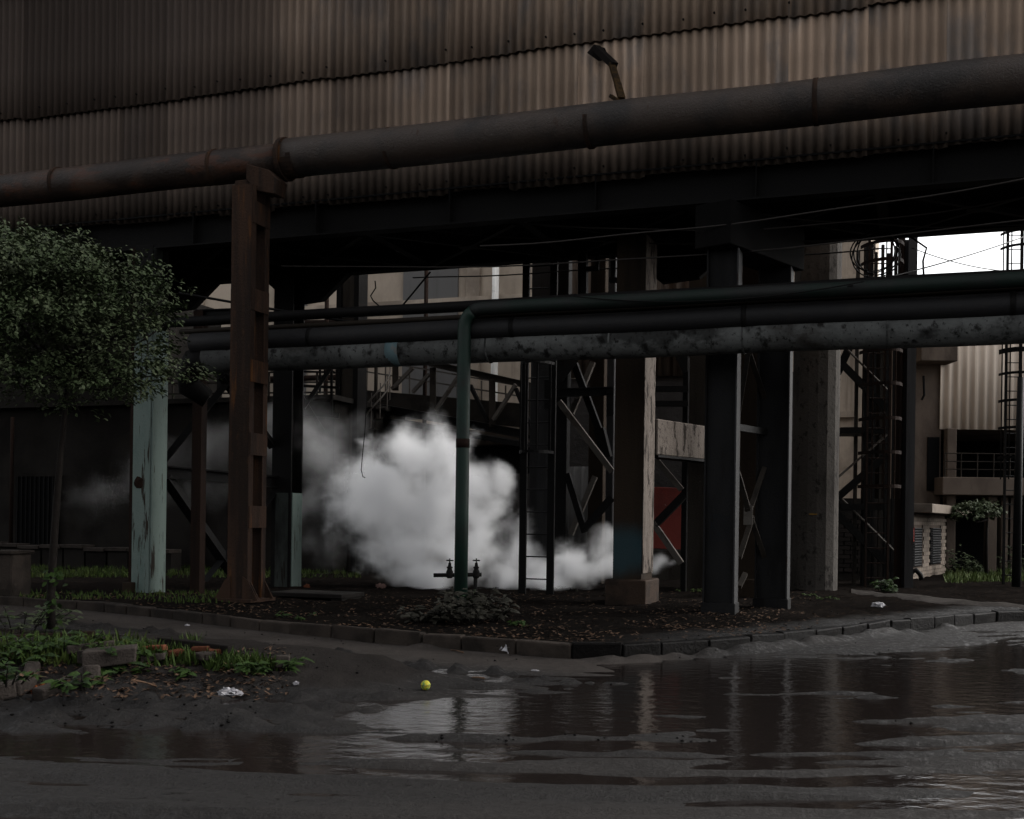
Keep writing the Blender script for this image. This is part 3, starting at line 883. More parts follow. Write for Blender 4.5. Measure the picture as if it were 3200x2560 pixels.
obj('edge_angle', MB().box(b - AX * (mw / 2 + 0.045) - NX * (md / 2 - 0.02) + UP * H_ / 2, 0.07, 0.02, H_ - .03), m_brownrust, mint)
obj('foot_block', MB().box(b + UP * 0.12 - AX * 0.18 - NX * 0.28, 0.18, 0.14, 0.2), m_brownconc, mint, bevel=0.01)
obj('rust_scab', MB().lump(b - NX * (md / 2 + 0.01) + UP * (z_at(455, 1510, TN) - b.z), 0.14, 0.02, 0.1, 0.4, 2, 3), m_brownrust, mint)

# its partner at the rear of the gallery
b2 = P(893, 1832, t=19.2); b2.z = -0.06
dk = thing('sooty_column', 'soot-black wide column with a mint painted foot behind the orange post', 'column', b2)
H2 = 6.0 - b2.z
ww = 0.42
obj('flange', MB().box(b2 - NX * 0.2 + UP * H2 / 2, ww, 0.03, H2), m_black, dk)
obj('flange', MB().box(b2 + NX * 0.2 + UP * H2 / 2, ww, 0.03, H2), m_black, dk)
obj('web', MB().box(b2 + UP * H2 / 2, 0.03, 0.366, H2), m_black, dk)
obj('painted_foot', MB().box(b2 - NX * 0.219 + AX * 0.02 + UP * 0.95, ww - 0.14, 0.006, 1.8), m_mintdirty, dk)
obj('painted_edge', MB().box(b2 + AX * (ww / 2 + 0.012) + UP * 0.95, 0.02, 0.36, 1.8), m_mint, dk)

# bracing of that bent
fr_ = thing('bent_bracing', 'dark crossed steel bracing between the mint column and the sooty column', 'bracing', (b + b2) / 2)


def TT_(px, y, tA=(462, TN), tB=(893, 19.2)):
    k = (px - tA[0]) / (tB[0] - tA[0])
    Yk = 1 / ((1 - k) / 19.9 + k / 22.0)
    return P(px, y, Y=Yk)


obj('strut_beam', MB().hbeam(TT_(500, 1474, ), TT_(880, 1508), 0.16, 0.22), m_black, fr_)
for (x0, y0, x1, y1, ww_) in ((512, 1440, 735, 1165, .15), (690, 1180, 850, 1400, .13), (515, 1500, 760, 1850, .17), (640, 1815, 870, 1525, .12)):
    obj('diagonal', MB().angle(TT_(x0, y0), TT_(x1, y1), ww_, 0.014, NX), m_black if x0 != 640 else m_hsteel, fr_)
pq = TT_(715, 1185)
obj('gusset_plate', MB().box(pq, 0.5, 0.02, 0.42), m_black, fr_)

# brown post and the little beam that carries the end of the pipes
b3 = P(617, 1850, t=16.75); b3.z = -0.06
bp_ = thing('brown_post', 'slim brown rusty post with a short cross beam beside the mint column', 'steel post', b3)
tz = z_at(640, 972, 16.75)
obj('post_shaft', MB().hbeam(b3, b3 + UP * (tz - b3.z), 0.15, 0.19, 0.015, 0.012, AX), m_brownrust, bp_)
obj('post_cover', MB().box(b3 - NX * 0.081 + UP * ((tz - b3.z) / 2), 0.19, 0.01, tz - b3.z), m_brownrust, bp_)
obj('cross_beam', MB().hbeam(P(618, 982, t=16.75), P(800, 975, t=16.6), 0.12, 0.14), m_black, bp_)
obj('knee_brace', MB().beam(P(640, 1110, t=16.75), P(700, 1180, t=16.9), 0.06, 0.10), m_black, bp_)

# rack pipes
TR = 16.05
sL = S_of(P(650, 1110, t=TR))
wp = thing('lagged_pipe', 'horizontal pipe in blistered white lagging across the whole bay', 'pipe', G(sL + 5, TR, 3.7))
obj('lagging', pipe_run(sL, S1 + 4, TR, 3.925, 0.235, wob=.008, n=32), m_white, wp, True)
obj('elbow', MB().tube([G(sL, TR, 3.925), G(sL - .25, TR, 3.88), G(sL - .40, TR + .05, 3.72), G(sL - .45, TR + .12, 3.5), G(sL - .2, TR + .3, 3.3)], [.235, .232, .22, .2, .16], 20), m_black, wp, True)
for s in np.arange(sL + 1.2, S1 + 3, 1.9):
    obj('lagging_seam', pipe_run(s, s + 0.025, TR, 3.925, 0.2395, step=.025, n=32), m_white, wp, True)
pt = P(1238, 1095, t=TR)
sp = S_of(pt)
obj('blue_patch', pipe_run(sp - 0.09, sp + 0.12, TR, 3.925, 0.2385, step=.1, n=32), M('pale_blue_paint', (0.22, 0.33, 0.36), [((0.3, 0.3, 0.29), 6, V1, 0.5, 0.62, 0.9)]), wp, True)

def rack_pipe(name, label, s0, s1, t, z, r, mat, n=18):
    o = obj(name, pipe_run(s0, s1, t, z, r, n=n, wob=.004), mat, None, True, label=label, cat='pipe')
    return o


dkp = thing('dark_main_pipe', 'broad soot-dark pipe lying directly above the white lagged pipe', 'pipe', G(sL + 5, 15.92, 4.0))
obj('pipe_body', pipe_run(sL - 0.2, S1 + 4, 15.92, 4.17, 0.165, n=24, wob=.005), m_darkpipe, dkp, True)
for s in np.arange(sL + 2, S1 + 3, 3.4):
    obj('clamp', pipe_run(s, s + 0.07, 15.92, 4.17, 0.172, step=.07, n=24), m_black, dkp, True)
sE = S_of(P(1452, 960, t=15.72))
gpp = thing('green_pipe', 'green pipe rising from the ground and bending along the pipe rack', 'pipe', G(sE, 15.72, 0.1))
arc = [G(sE, 15.72, -0.08), G(sE, 15.72, 1.5), G(sE, 15.72, 3.0), G(sE, 15.72, 4.18)]
for k in range(1, 7):
    a = k / 6 * math.pi / 2
    arc.append(G(sE + 0.27 * (1 - math.cos(a)), 15.72, 4.18 + 0.27 * math.sin(a)))
n0 = 24
for k in range(1, n0 + 1):
    arc.append(G(sE + 0.27 + (S1 + 4 - sE) * k / n0, 15.72, 4.45 + 0.004 * math.sin(k * 1.7)))
kq = 8
obj('riser', MB().tube(arc[:kq], 0.1, 20), m_green, gpp, True)
obj('horizontal_run', MB().tube(arc[kq - 1:], 0.1, 20), m_greensoot, gpp, True)
obj('weld_collar', MB().tube([G(sE, 15.72, z_at(1450, 1400, 15.72)), G(sE, 15.72, z_at(1450, 1372, 15.72))], 0.104, 20), m_brownrust, gpp, True)
rack_pipe('upper_rack_pipe', 'sooty pipe highest on the rack, silhouetted against the bright wall', sL - 3, S1 + 4, 16.2, 4.60, 0.085, m_black)
rack_pipe('thin_rack_pipe', 'thin yellow-brown pipe squeezed under the green one', sL - 0.5, S1 + 4, 15.98, 4.385, 0.042, m_brownpipe, 12)
# tall brown concrete pillar on its plinth
b = P(1958, 1868, t=17.95); b.z = -0.06
con = thing('concrete_pillar', 'brown concrete pillar on a square plinth with one flaking whitewashed side', 'pillar', b)
cw, cd = 0.48, 0.78
ctr = b + NX * (cd / 2)
hh = 6.0 - b.z
obj('shaft', MB().box(ctr + UP * hh / 2, cw, cd, hh), m_brownconc, con, bevel=0.02, seg=2)
mbw = MB()
zz = np.linspace(0.55, hh - 0.05, 34); dd = np.linspace(-cd / 2 + 0.012, cd / 2 - 0.012, 7)
for sgn in (0,):
    Zg, Dg = np.meshgrid(zz, dd, indexing='ij')
    thick = 0.012 + 0.014 * (fbm(Zg * 6, Dg * 6) - 0.3)
    q = [ctr + AX * (cw / 2 + thick[i, j]) + NX * Dg[i, j] + UP * Zg[i, j] for i in range(34) for j in range(7)]
    A3 = np.array([tuple(v) for v in q]).reshape(34, 7, 3)
    mbw.grid(A3[..., 0], A3[..., 1], A3[..., 2])
o = obj('pale_side_skin', mbw, m_flake, con)
sm = o.modifiers.new('thickness', 'SOLIDIFY'); sm.thickness = 0.012
obj('plinth', MB().box(ctr + UP * 0.2, cw + 0.2, cd + 0.22, 0.5), M('rust_brown_plinth', (0.085, 0.056, 0.04), [((0.035, 0.027, 0.022), 3, V1, 0.45, 0.62, 0.85), ((0.15, 0.12, 0.1), 7, V1, 0.58, 0.7, 0.5)], bump=0.6), con, bevel=0.03, seg=2)
# whitewashed beam leaving the pillar
bm_ = thing('concrete_beam', 'whitewashed concrete beam reaching from the brown pillar behind the dark steel columns', 'beam', P(2200, 1380, Y=20.5))
a0, a1 = P(2030, 1366, Y=19.6), P(2345, 1405, Y=22.8)
obj('beam_body', MB().beam(a0, a1, 0.3, 0.62), m_flake, bm_, bevel=0.02)
obj('bottom_edge', MB().beam(a0 - UP * 0.33, a1 - UP * 0.33, 0.36, 0.04), m_black, bm_)


# H-section columns
def h_column(name, label, px, py, t, top, B, D, mat, group=None):
    b = P(px, py, t=t); b.z = -0.06
    th = thing(name, label, 'column', b, group)
    h = top - b.z
    obj('flange', MB().box(b - AX * (D / 2) + UP * h / 2, 0.025, B, h), mat, th, bevel=0.004)
    obj('flange', MB().box(b + AX * (D / 2) + UP * h / 2, 0.025, B, h), m_greysteel, th, bevel=0.004)  # paler than the rest: light on this side put into the colour
    obj('web', MB().box(b - NX * (B / 2 - 0.09) + UP * h / 2, D - 0.03, 0.02, h), mat, th)
    obj('base_plate', MB().box(b + UP * 0.08, D + 0.06, B + 0.05, 0.26), mat, th, bevel=0.008)
    return th, b


hc, hb = h_column('steel_column', 'dark H-shaped steel column with faded stencilled writing, nearer of a pair', 2250, 1905, 16.85, 5.33, 0.36, 0.44, m_hsteel)
# faded stencilled lines on its web
mb = MB()
rr_ = random.Random(5)
for row in range(5):
    zc = z_at(2250, 1612 + row * 18, 16.35)
    for k in range(7):
        c = hb - NX * (0.36 / 2 - 0.078) + AX * (-0.13 + k * 0.043)
        c.z = zc
        for q in range(3):
            if rr_.random() < 0.8:
                hor = rr_.random() < 0.55
                mb.box(c + AX * rr_.uniform(-.012, .012) + UP * rr_.uniform(-.03, .03), 0.028 if hor else 0.005, 0.003, 0.006 if hor else 0.05)
obj('stencilled_writing', mb, m_ink, hc)
hc2, hb2 = h_column('steel_column', 'dark H-shaped steel column set farther back, next to the pitted round pillar', 2412, 1896, 18.3, 5.33, 0.40, 0.48, m_hsteel)
q0_, q1_ = Vector((hb.x, hb.y, 5.66)), Vector((hb2.x, hb2.y, 5.66))
qd_ = (q1_ - q0_).normalized()
obj('head_beam', MB().beam(q0_ - qd_ * .35, q1_ + qd_ * .35, 0.6, 0.64), m_soffit, None, bevel=.01, label='black head beam across the tops of the two dark steel columns', cat='beam')
lb = thing('cross_bracing', 'thin olive angle-iron crosses between the two dark steel columns', 'bracing', (hb + hb2) / 2)


def HB(px, py):
    k = (px - 2300) / 100
    return P(px, py, Y=17.1 + 0.9 * k)


for x0, y0, x1, y1 in ((2300, 1330, 2340, 1095), (2338, 1095, 2408, 1300), (2410, 1400, 2340, 1600), (2305, 1480, 2352, 1640), (2352, 1610, 2310, 1740), (2335, 1590, 2420, 1830), (2330, 1790, 2310, 1830)):
    obj('diagonal', MB().angle(HB(x0, y0), HB(x1, y1), 0.075, 0.01, NX), m_truss, lb)
obj('strut_beam', MB().beam(HB(2300, 1335), HB(2420, 1355), 0.08, 0.10), m_black, lb)
obj('gusset_plate', MB().box(HB(2338, 1610), 0.14, 0.014, 0.3), m_brace, lb)

# concrete pillar glimpsed between them
b = P(2338, 1868, Y=20.6); b.z = -0.06
t_ = thing('concrete_pillar', 'narrow concrete pillar on a plinth glimpsed between the two dark steel columns', 'pillar', b)
obj('shaft', MB().post(b, 0.32, 0.34, 6.2), m_brownconc, t_, bevel=0.015)
obj('plinth', MB().box(b + UP * 0.18, 0.44, 0.46, 0.42), m_brownconc, t_, bevel=0.02)
obj('pale_side_skin', MB().box(b + AX * 0.168 + UP * 3.2, 0.012, 0.30, 5.6), m_flake, t_)  # pale skin puts the brightness of the lit side into colour

# pitted round pillar (octagonal shaft)
b = P(2543, 1842, Y=23.0); b.z = -0.06
t_ = thing('round_pillar', 'massive pitted grey concrete pillar with chamfered sides beside the stair tower', 'pillar', b)
ring = []
for k in range(16):
    a = 2 * math.pi * k / 16 + 0.2
    rr_ = 0.475 * (1.03 if k % 4 in (0, 1) else 0.97)
    ring.append(b + Vector((math.cos(a) * rr_, math.sin(a) * rr_, 0)))
obj('shaft', MB().poly_prism(ring, UP * 9.5), m_pitted, t_, bevel=0.05, seg=2)
obj('paint_dab', MB().box(P(2541, 1607, Y=22.49), 0.16, 0.02, 0.02, Vector((1, 0, 0))), M('ochre_paint', (0.35, 0.2, 0.03)), t_)
obj('hook', MB().tube([P(2608, 1180, Y=23), P(2622, 1185, Y=22.9), P(2612, 1240, Y=22.95)], 0.03, 8), m_valve, t_)


# ------------------------------------------------------------------ ladders with cages
def caged_ladder(name, label, base, u, width, top, rung, rail, hoops, mat, cage_r=0.36, cage_to=None, nbar=5, face=-1, rung_r=0.012, band=0.05):
    th = thing(name, label, 'ladder', base)
    u = Vector(u).normalized(); n = UP.cross(u) * (-face) * -1
    h = top - base.z
    for sg in (-1, 1):
        obj('side_rail', MB().post(base + u * (sg * width / 2), rail[0], rail[1], h, u), mat, th)
    z = base.z + rung * 0.8
    while z < top:
        obj('rung', MB().tube([base + u * (-width / 2) + UP * (z - base.z), base + u * (width / 2) + UP * (z - base.z)], rung_r, 6), mat, th)
        z += rung
    cc = base + n * 0.02
    arcp = []
    for k in range(13):
        a = math.pi * k / 12
        arcp.append((math.cos(a), math.sin(a)))
    for hz in hoops:
        mbh = MB()
        pts = [base + u * (-c * cage_r) + n * (s_ * cage_r * 1.55) + UP * (hz - base.z) for c, s_ in arcp]
        for p, q in zip(pts, pts[1:]): mbh.beam(p, q, 0.012, band)
        obj('cage_hoop', mbh, mat, th)
    if hoops:
        lo, hi = min(hoops), max(hoops)
        lo = cage_to if cage_to is not None else lo
        for k in range(nbar):
            c, s_ = math.cos(math.pi * (k + .5) / nbar), math.sin(math.pi * (k + .5) / nbar)
            q = base + u * (-c * cage_r * 0.985) + n * (s_ * cage_r * 1.55 * 0.985)
            obj('cage_bar', MB().beam(Vector((q.x, q.y, lo)), Vector((q.x, q.y, hi)), 0.028, 0.012), mat, th)
    return th


b = P(1675, 1850, Y=20.6); b.z = -0.06
Yl = 20.6
zl = lambda py: P(1675, py, Y=Yl).z
caged_ladder('caged_ladder', 'black caged ladder standing in the steam beside the pale grey column', b, AX, 0.53, 6.0, 0.405, (0.13, 0.06), [zl(1415), zl(1140)], m_black, 0.31, nbar=4)

# ------------------------------------------------------------------ columns and braces behind
def plain_post(name, label, px, py, Y, wd, dp, top, mat, cat='column', edge=None, group=None):
    b = P(px, py, Y=Y); b.z = -0.06
    th = thing(name, label, cat, b, group)
    obj('shaft', MB().post(b, wd, dp, top - b.z), mat, th, bevel=0.012)
    if edge:
        for sg in (-1, 1):
            obj('edge_flange', MB().post(b + AX * (sg * (wd / 2 + edge / 2)) - NX * 0.02, edge, dp + 0.08, top - b.z), m_black, th)
    return th


plain_post('grey_column', 'pale grey steel column right behind the caged ladder', 1696, 1830, 23.6, 0.52, 0.4, 9.0, m_greysteel)
plain_post('black_column', 'narrow black column next to the pale grey one behind the ladder', 1752, 1830, 22.6, 0.24, 0.24, 9.0, m_black)
plain_post('brown_column', 'brown streaked column half hidden by the brown concrete pillar', 1862, 1825, 24.5, 0.33, 0.3, 9.0, m_brownconc)
plain_post('grey_strip_column', 'thin grey column peeping out beside the brown concrete pillar', 1905, 1825, 24.0, 0.16, 0.3, 9.0, m_greysteel)
plain_post('grey_concrete_column', 'grey concrete column with a rust streak beside the dark steel pair', 2178, 1818, 22.5, 0.40, 0.4, 9.0, m_concrete)
plain_post('black_post', 'slim black post in front of the red board', 2136, 1815, 22.0, 0.11, 0.11, z_at(2136, 1110, 21.5), m_black, 'steel post')
plain_post('girder_column', 'grey-brown column with black flanges rising out of the steam cloud', 1090, 1785, 28.5, 0.36, 0.4, 9.5, m_concrete, edge=0.13)

tr = thing('tower_bracing', 'black and pale crossed braces between the black column and the brown pillar', 'bracing', P(1820, 1800, Y=22.3))


def TB(px, py, Y=22.3): return P(px, py, Y=Y)


for x0, y0, x1, y1, w_, mt, Y in ((1745, 1255, 1912, 1475, .11, m_brace, 22.2), (1790, 1130, 1880, 1370, .13, m_black, 22.5), (1852, 1130, 1785, 1290, .10, m_brace, 22.7), (1745, 1185, 1795, 1120, .2, m_black, 22.35),
                                 (1770, 1480, 1826, 1665, .12, m_black, 22.4), (1858, 1488, 1782, 1670, .10, m_brace, 22.6), (1826, 1655, 1912, 1555, .16, m_black, 22.35), (1870, 1340, 1892, 1430, .2, m_black, 22.5)):
    obj('diagonal', MB().angle(TB(x0, y0, Y), TB(x1, y1, Y), w_, 0.014, NX), mt, tr)
obj('strut_beam', MB().hbeam(TB(1740, 1228, 22.1), TB(1915, 1222, 22.1), 0.12, 0.16), m_black, tr)
obj('short_post', MB().beam(TB(1905, 1222, 22.1), TB(1905, 1300, 22.1), 0.12, 0.12), m_black, tr)
obj('ladder_bracket', MB().box(TB(1718, 1235, 22.0), 0.12, 0.3, 0.55), m_black, tr)

tr2 = thing('side_bracing', 'braces and bars between the brown pillar and the slim black post', 'bracing', P(2090, 1800, Y=21.6))
for x0, y0, x1, y1, w_, mt in ((2040, 1425, 2130, 1532, .10, m_brace), (2138, 1545, 2045, 1640, .14, m_black), (2040, 1635, 2128, 1762, .11, m_brace)):
    obj('diagonal', MB().angle(P(x0, y0, Y=21.6), P(x1, y1, Y=21.6), w_, 0.014, NX), mt, tr2)
for y in (1216, 1262):
    obj('rail_bar', MB().beam(P(2035, y, Y=21.7), P(2150, y, Y=21.7), 0.08, 0.11), m_black, tr2)
obj('knee_plate', MB().poly_prism([P(2110, 1115, Y=21.7), P(2150, 1112, Y=21.7), P(2148, 1160, Y=21.7), P(2134, 1165, Y=21.7)], NX * 0.03), m_black, tr2)
obj('red_board', MB().beam(P(2040, 1618, Y=23.2), P(2140, 1622, Y=23.2), 0.04, 1.25), m_redboard, None, bevel=0.005, label='faded red board with pale chips behind the slim black post', cat='board')
obj('concrete_dado', MB().beam(P(2030, 1765, Y=23.3), P(2145, 1765, Y=23.3), 0.16, 0.6), m_concrete, None, label='low grey concrete wall under the faded red board', cat='wall')

# ------------------------------------------------------------------ buildings behind
def wall_box(name, mat, parent, px0, px1, t, top, thick=0.3, z0=-0.1, bevel=0):
    a, c = P(px0, 1700, t=t), P(px1, 1700, t=t)
    m_ = (a + c) / 2
    return obj(name, MB().box(Vector((m_.x, m_.y, (top + z0) / 2)) + NX * thick / 2, (c - a).length, thick, top - z0), mat, parent, bevel=bevel)


TH = 33.0
hall = thing('plant_hall', 'tall beige rendered plant hall seen through the gap under the gallery', 'building', P(1700, 1790, t=TH))
a, c = P(-900, 1700, t=TH), P(2700, 1700, t=TH)
hw = (c - a).length
mid = (a + c) / 2
obj('wall', MB().box(Vector((mid.x, mid.y, 6.9)) + NX * 4, hw, 8, 14), m_beige, hall)
for x0, x1 in ((1262, 1432), (860, 960), (1700, 1790), (300, 420)):
    a, c = P(x0, 900, t=TH - 0.03), P(x1, 900, t=TH - 0.03)
    obj('grey_bay', MB().box(Vector(((a.x + c.x) / 2, (a.y + c.y) / 2, 7.2)), (c - a).length, 0.10, 13), m_greybay, hall)
for x in (1480, 1120, 620, 2120, 2420):
    a = P(x, 900, t=TH - 0.05)
    obj('pilaster', MB().box(Vector((a.x, a.y, 6.9)), 0.45, 0.14, 13.8), m_beige, hall)
for zc in (4.4, 8.2):
    a, c = P(-880, 900, t=TH - .06), P(2690, 900, t=TH - .06)
    obj('string_course', MB().box(Vector(((a.x + c.x) / 2, (a.y + c.y) / 2, zc)), (c - a).length * .995, 0.2, 0.16), m_beige, hall)
a = P(1547, 1000, t=TH - 0.35)
obj('downpipe', MB().tube([Vector((a.x, a.y, 0.2)), Vector((a.x, a.y, 13))], 0.11, 12), m_whitepipe, hall, True)
for x in (1570, 1586):
    for y in (1185, 1215):
        pass

# low sooty building at the bend of the lane
low = thing('low_building', 'low sooty plaster building behind the mint column with a barred window', 'building', P(400, 1800, t=24.5))
a, c = P(-700, 1700, t=24.5), P(1040, 1700, t=24.5)
mid = (a + c) / 2
topz = P(560, 1266, t=24.5).z
obj('wall', MB().box(Vector((mid.x, mid.y, topz / 2)) + NX * 2, (c - a).length, 4, topz + 0.2), m_darkwall, low)
obj('roof_edge', MB().box(Vector((mid.x, mid.y, topz + 0.06)) + NX * 1.9, (c - a).length + .3, 4.5, 0.12), m_darkwall, low)
a2_, c2_ = P(-700, 1700, t=25.2), P(470, 1700, t=25.2)
mid2 = (a2_ + c2_) / 2
ztop = P(300, 930, t=25.2).z
obj('upper_storey', MB().box(Vector((mid2.x, mid2.y, (topz + ztop) / 2 + 0.1)) + NX * 1.6, (c2_ - a2_).length, 3, ztop - topz), m_darkwall, low)
for px in (620, 700, 790):
    q = P(px, 1560, t=24.4); q.z = topz / 2
    obj('pilaster', MB().box(q, 0.3, 0.12, topz), m_darkwall, low)
q0, q1 = P(55, 1600, t=24.4), P(180, 1600, t=24.4)
wz0, wz1 = P(110, 1700, t=24.4).z, P(110, 1490, t=24.4).z
win = obj('window', MB().box(Vector(((q0.x + q1.x) / 2, (q0.y + q1.y) / 2, (wz0 + wz1) / 2)), (q1 - q0).length, 0.13, wz1 - wz0), m_void, low)
for k in range(9):
    q = q0.lerp(q1, (k + .5) / 9) - NX * 0.09
    obj('bar', MB().post(Vector((q.x, q.y, wz0)), 0.03, 0.03, wz1 - wz0), m_black, win)
obj('frame', MB().box(Vector(((q0.x + q1.x) / 2, (q0.y + q1.y) / 2, wz1 + 0.05)) - NX * 0.05, (q1 - q0).length + .2, 0.12, 0.1).box(Vector(((q0.x + q1.x) / 2, (q0.y + q1.y) / 2, wz0 - 0.05)) - NX * 0.05, (q1 - q0).length + .2, 0.16, 0.1), m_darkwall, win)
a = P(34, 1690, t=24.0)
obj('downpipe', MB().tube([Vector((a.x, a.y, 0.3)), Vector((a.x, a.y, 3.9))], 0.05, 8), m_brownrust, low, True)
# low wall of slabs in front of it
sl = thing('slab_wall', 'low wall of dark stacked slabs in front of the sooty building', 'wall', P(260, 1770, t=23))
for k in range(9):
    x0, x1 = -60 + k * 68, -60 + (k + 1) * 68 - 4
    a, c = P(x0, 1740, t=23.2), P(x1, 1740, t=23.2)
    zt = P(300, 1712, t=23.2).z + random.uniform(-.05, .05)
    m_ = (a + c) / 2
    obj('slab', MB().box(Vector((m_.x, m_.y, zt)), (c - a).length, 0.5, 0.09), m_rubble, sl, bevel=0.01)
    obj('block', MB().box(Vector((m_.x, m_.y, zt / 2 - 0.05)) + NX * 0.05, (c - a).length * 0.97, 0.4, zt), m_darkwall, sl)
b = P(30, 1852, Y=18.6); b.z = -0.06
t_ = thing('block_post', 'short square concrete block post by the tree trunk', 'block post', b)
obj('shaft', MB().post(b, 0.48, 0.45, 0.72), m_kerb, t_, bevel=0.02)
obj('cap', MB().post(b + UP * 0.722, 0.54, 0.52, 0.06), m_kerb, t_, bevel=0.012)

# raised shed with a black opening, behind the ladder
shed = thing('loading_shed', 'shed with a black open bay under a tan fascia beside the walkway', 'building', P(1560, 1800, t=27))
ts = 27.0
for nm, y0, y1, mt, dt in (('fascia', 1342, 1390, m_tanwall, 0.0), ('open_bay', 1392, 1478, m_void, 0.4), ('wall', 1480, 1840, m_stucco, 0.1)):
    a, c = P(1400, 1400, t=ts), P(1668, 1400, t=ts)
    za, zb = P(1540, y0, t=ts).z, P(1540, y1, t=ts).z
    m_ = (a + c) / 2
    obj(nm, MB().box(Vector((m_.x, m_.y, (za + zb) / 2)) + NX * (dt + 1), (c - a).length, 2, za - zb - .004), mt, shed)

# corrugated shed behind the tower braces
cs = thing('corrugated_shed', 'rust-streaked corrugated shed with grey stucco base behind the brown pillar', 'building', P(2000, 1800, t=28))
tc_ = 28.0
a, c = P(1772, 1700, t=tc_), P(2470, 1700, t=tc_)
L_ = (c - a).length
zmid = P(2080, 1180, t=tc_).z
obj('base_wall', MB().box((a + c) / 2 * 1.0 + NX * 1.6 + UP * (1.3 + 1.2 - (a.z + c.z) / 2), L_, 3, 5.0), m_stucco, cs)
me = corr_mesh('wall_sheet', 0.92, 6.0, 0.23, 0.03, 0, 3, 1, 6); me.materials.append(m_rustsheet)
for k in range(int(L_ / 0.92)):
    q = a + AX * (k * 0.92)
    place('wall_sheet', me, cs, (q.x, q.y, 5.0 + random.uniform(-.04, .04)), GANG, 0.01)
me = corr_mesh('grey_sheet', 0.6, 1.85, 0.2, 0.02, 0, 5, 1, 6); me.materials.append(m_greysheet)
for k in range(3):
    q = P(1768, 1560, t=26.6) + AX * (k * 0.61)
    place('grey_sheet', me, cs, (q.x, q.y, z_at(1800, 1670, 26.6) - .2), GANG, 0.01)

# steel walkway truss slanting past the hall
wk = thing('walkway_truss', 'tan steel walkway truss with bright diagonals behind the green pipe', 'walkway', P(1350, 1400, Y=29))


def WK(px, py, dy=0.0):
    k = (px - 1120) / 540
    return P(px, py, Y=31.0 - 3.6 * k + dy)


obj('top_chord', MB().hbeam(WK(1120, 1085), WK(1665, 1208), 0.16, 0.16), m_truss, wk)
obj('bottom_chord', MB().hbeam(WK(1120, 1262), WK(1665, 1362), 0.2, 0.2), m_black, wk)
obj('belt_plate', MB().beam(WK(1130, 1252, .3), WK(1665, 1302, .3), 0.06, 0.58), m_truss, wk)
for x0, y0, x1, y1, mt in ((1362, 1282, 1432, 1178, m_brace), (1542, 1312, 1612, 1202, m_brace), (1290, 1226, 1340, 1170, m_brace), (1225, 1216, 1290, 1150, m_brace), (1470, 1205, 1525, 1318, m_black), (1612, 1215, 1660, 1330, m_black), (1190, 1270, 1215, 1300, m_black)):
    obj('diagonal', MB().beam(WK(x0, y0, -.2), WK(x1, y1, -.2), 0.07, 0.09), mt, wk)
for x, y0, y1 in ((1353, 1150, 1310), (1538, 1185, 1335), (1236, 1120, 1220), (1655, 1200, 1360)):
    obj('upright', MB().beam(WK(x, y1, -.1), WK(x, y0, -.1), 0.16, 0.16), m_truss, wk)
for k in range(7):
    x = 1130 + k * 75
    obj('handrail_post', MB().beam(WK(x, 1215 + k * 13, .9), WK(x, 1115 + k * 15, .9), 0.04, 0.04), m_brace, wk)
for dy_ in (0, 40):
    obj('handrail', MB().beam(WK(1120, 1118 + dy_, .9), WK(1660, 1212 + dy_ * .8, .9), 0.04, 0.04), m_brace, wk)
obj('deck', MB().beam(WK(1120, 1296, .5), WK(1665, 1392, .5), 1.2, 0.12), m_black, wk)
sp_ = thing('spiral_stair', 'small spiral stair with curved handrail at the end of the walkway', 'stairs', P(1165, 1420, Y=29))
cen = P(1172, 1400, Y=29.3)
z0_, z1_ = P(1172, 1480, Y=29.3).z, P(1172, 1140, Y=29.3).z
obj('pole', MB().tube([Vector((cen.x, cen.y, 0)), Vector((cen.x, cen.y, z1_))], 0.05, 8), m_truss, sp_)
for q in range(2):
    pts = []
    for k in range(26):
        a = k / 25 * math.pi * 2.2 - 0.5
        pts.append(Vector((cen.x + math.cos(a) * 0.36, cen.y + math.sin(a) * 0.36, z0_ + (z1_ - z0_) * k / 25 + q * .25 - .4)))
    obj('handrail', MB().tube(pts, 0.022, 6), m_brace, sp_, True)
for k in range(12):
    a = k / 11 * math.pi * 2.2 - 0.5
    z = z0_ + (z1_ - z0_) * k / 11 - 0.9
    d = Vector((math.cos(a), math.sin(a), 0))
    obj('tread', MB().beam(Vector((cen.x, cen.y, z)), Vector((cen.x, cen.y, z)) + d * 0.36, 0.16, 0.03), m_truss, sp_)
    obj('baluster', MB().beam(Vector((cen.x, cen.y, z)) + d * 0.36, Vector((cen.x, cen.y, z + .9)) + d * 0.36, 0.02, 0.02), m_brace, sp_)

cl_t = thing('hall_bracing', 'thin black braces and rails in front of the hall beside the sooty column', 'bracing', P(1000, 1400, Y=26.5))
for x0, y0, x1, y1, w_, Y in ((948, 1275, 1040, 1140, .09, 26), (935, 1225, 1010, 1345, .07, 26.2), (1036, 1140, 1036, 1300, .06, 26.4), (1000, 1120, 1000, 1230, .05, 26.6), (930, 1205, 1060, 1212, .06, 26.4), (930, 1290, 1060, 1300, .12, 26.6), (930, 1160, 1070, 1166, .04, 26.8)):
    obj('bar', MB().beam(P(x0, y0, Y=Y), P(x1, y1, Y=Y), w_, w_), m_black, cl_t)
cl_u = thing('roof_railing', 'rusty railing along the roof edge of the low sooty building', 'railing', P(640, 1266, t=25.0))
for k in range(12):
    x = 440 + k * 50
    obj('railing_post', MB().beam(P(x, 1262, t=25.0), P(x + 1, 1165, t=25.0), .045, .045), m_truss, cl_u)
for y in (1168, 1200, 1232):
    obj('railing_bar', MB().beam(P(430, y, t=25.0), P(1045, y - 6, t=25.0), .04, .04), m_truss, cl_u)
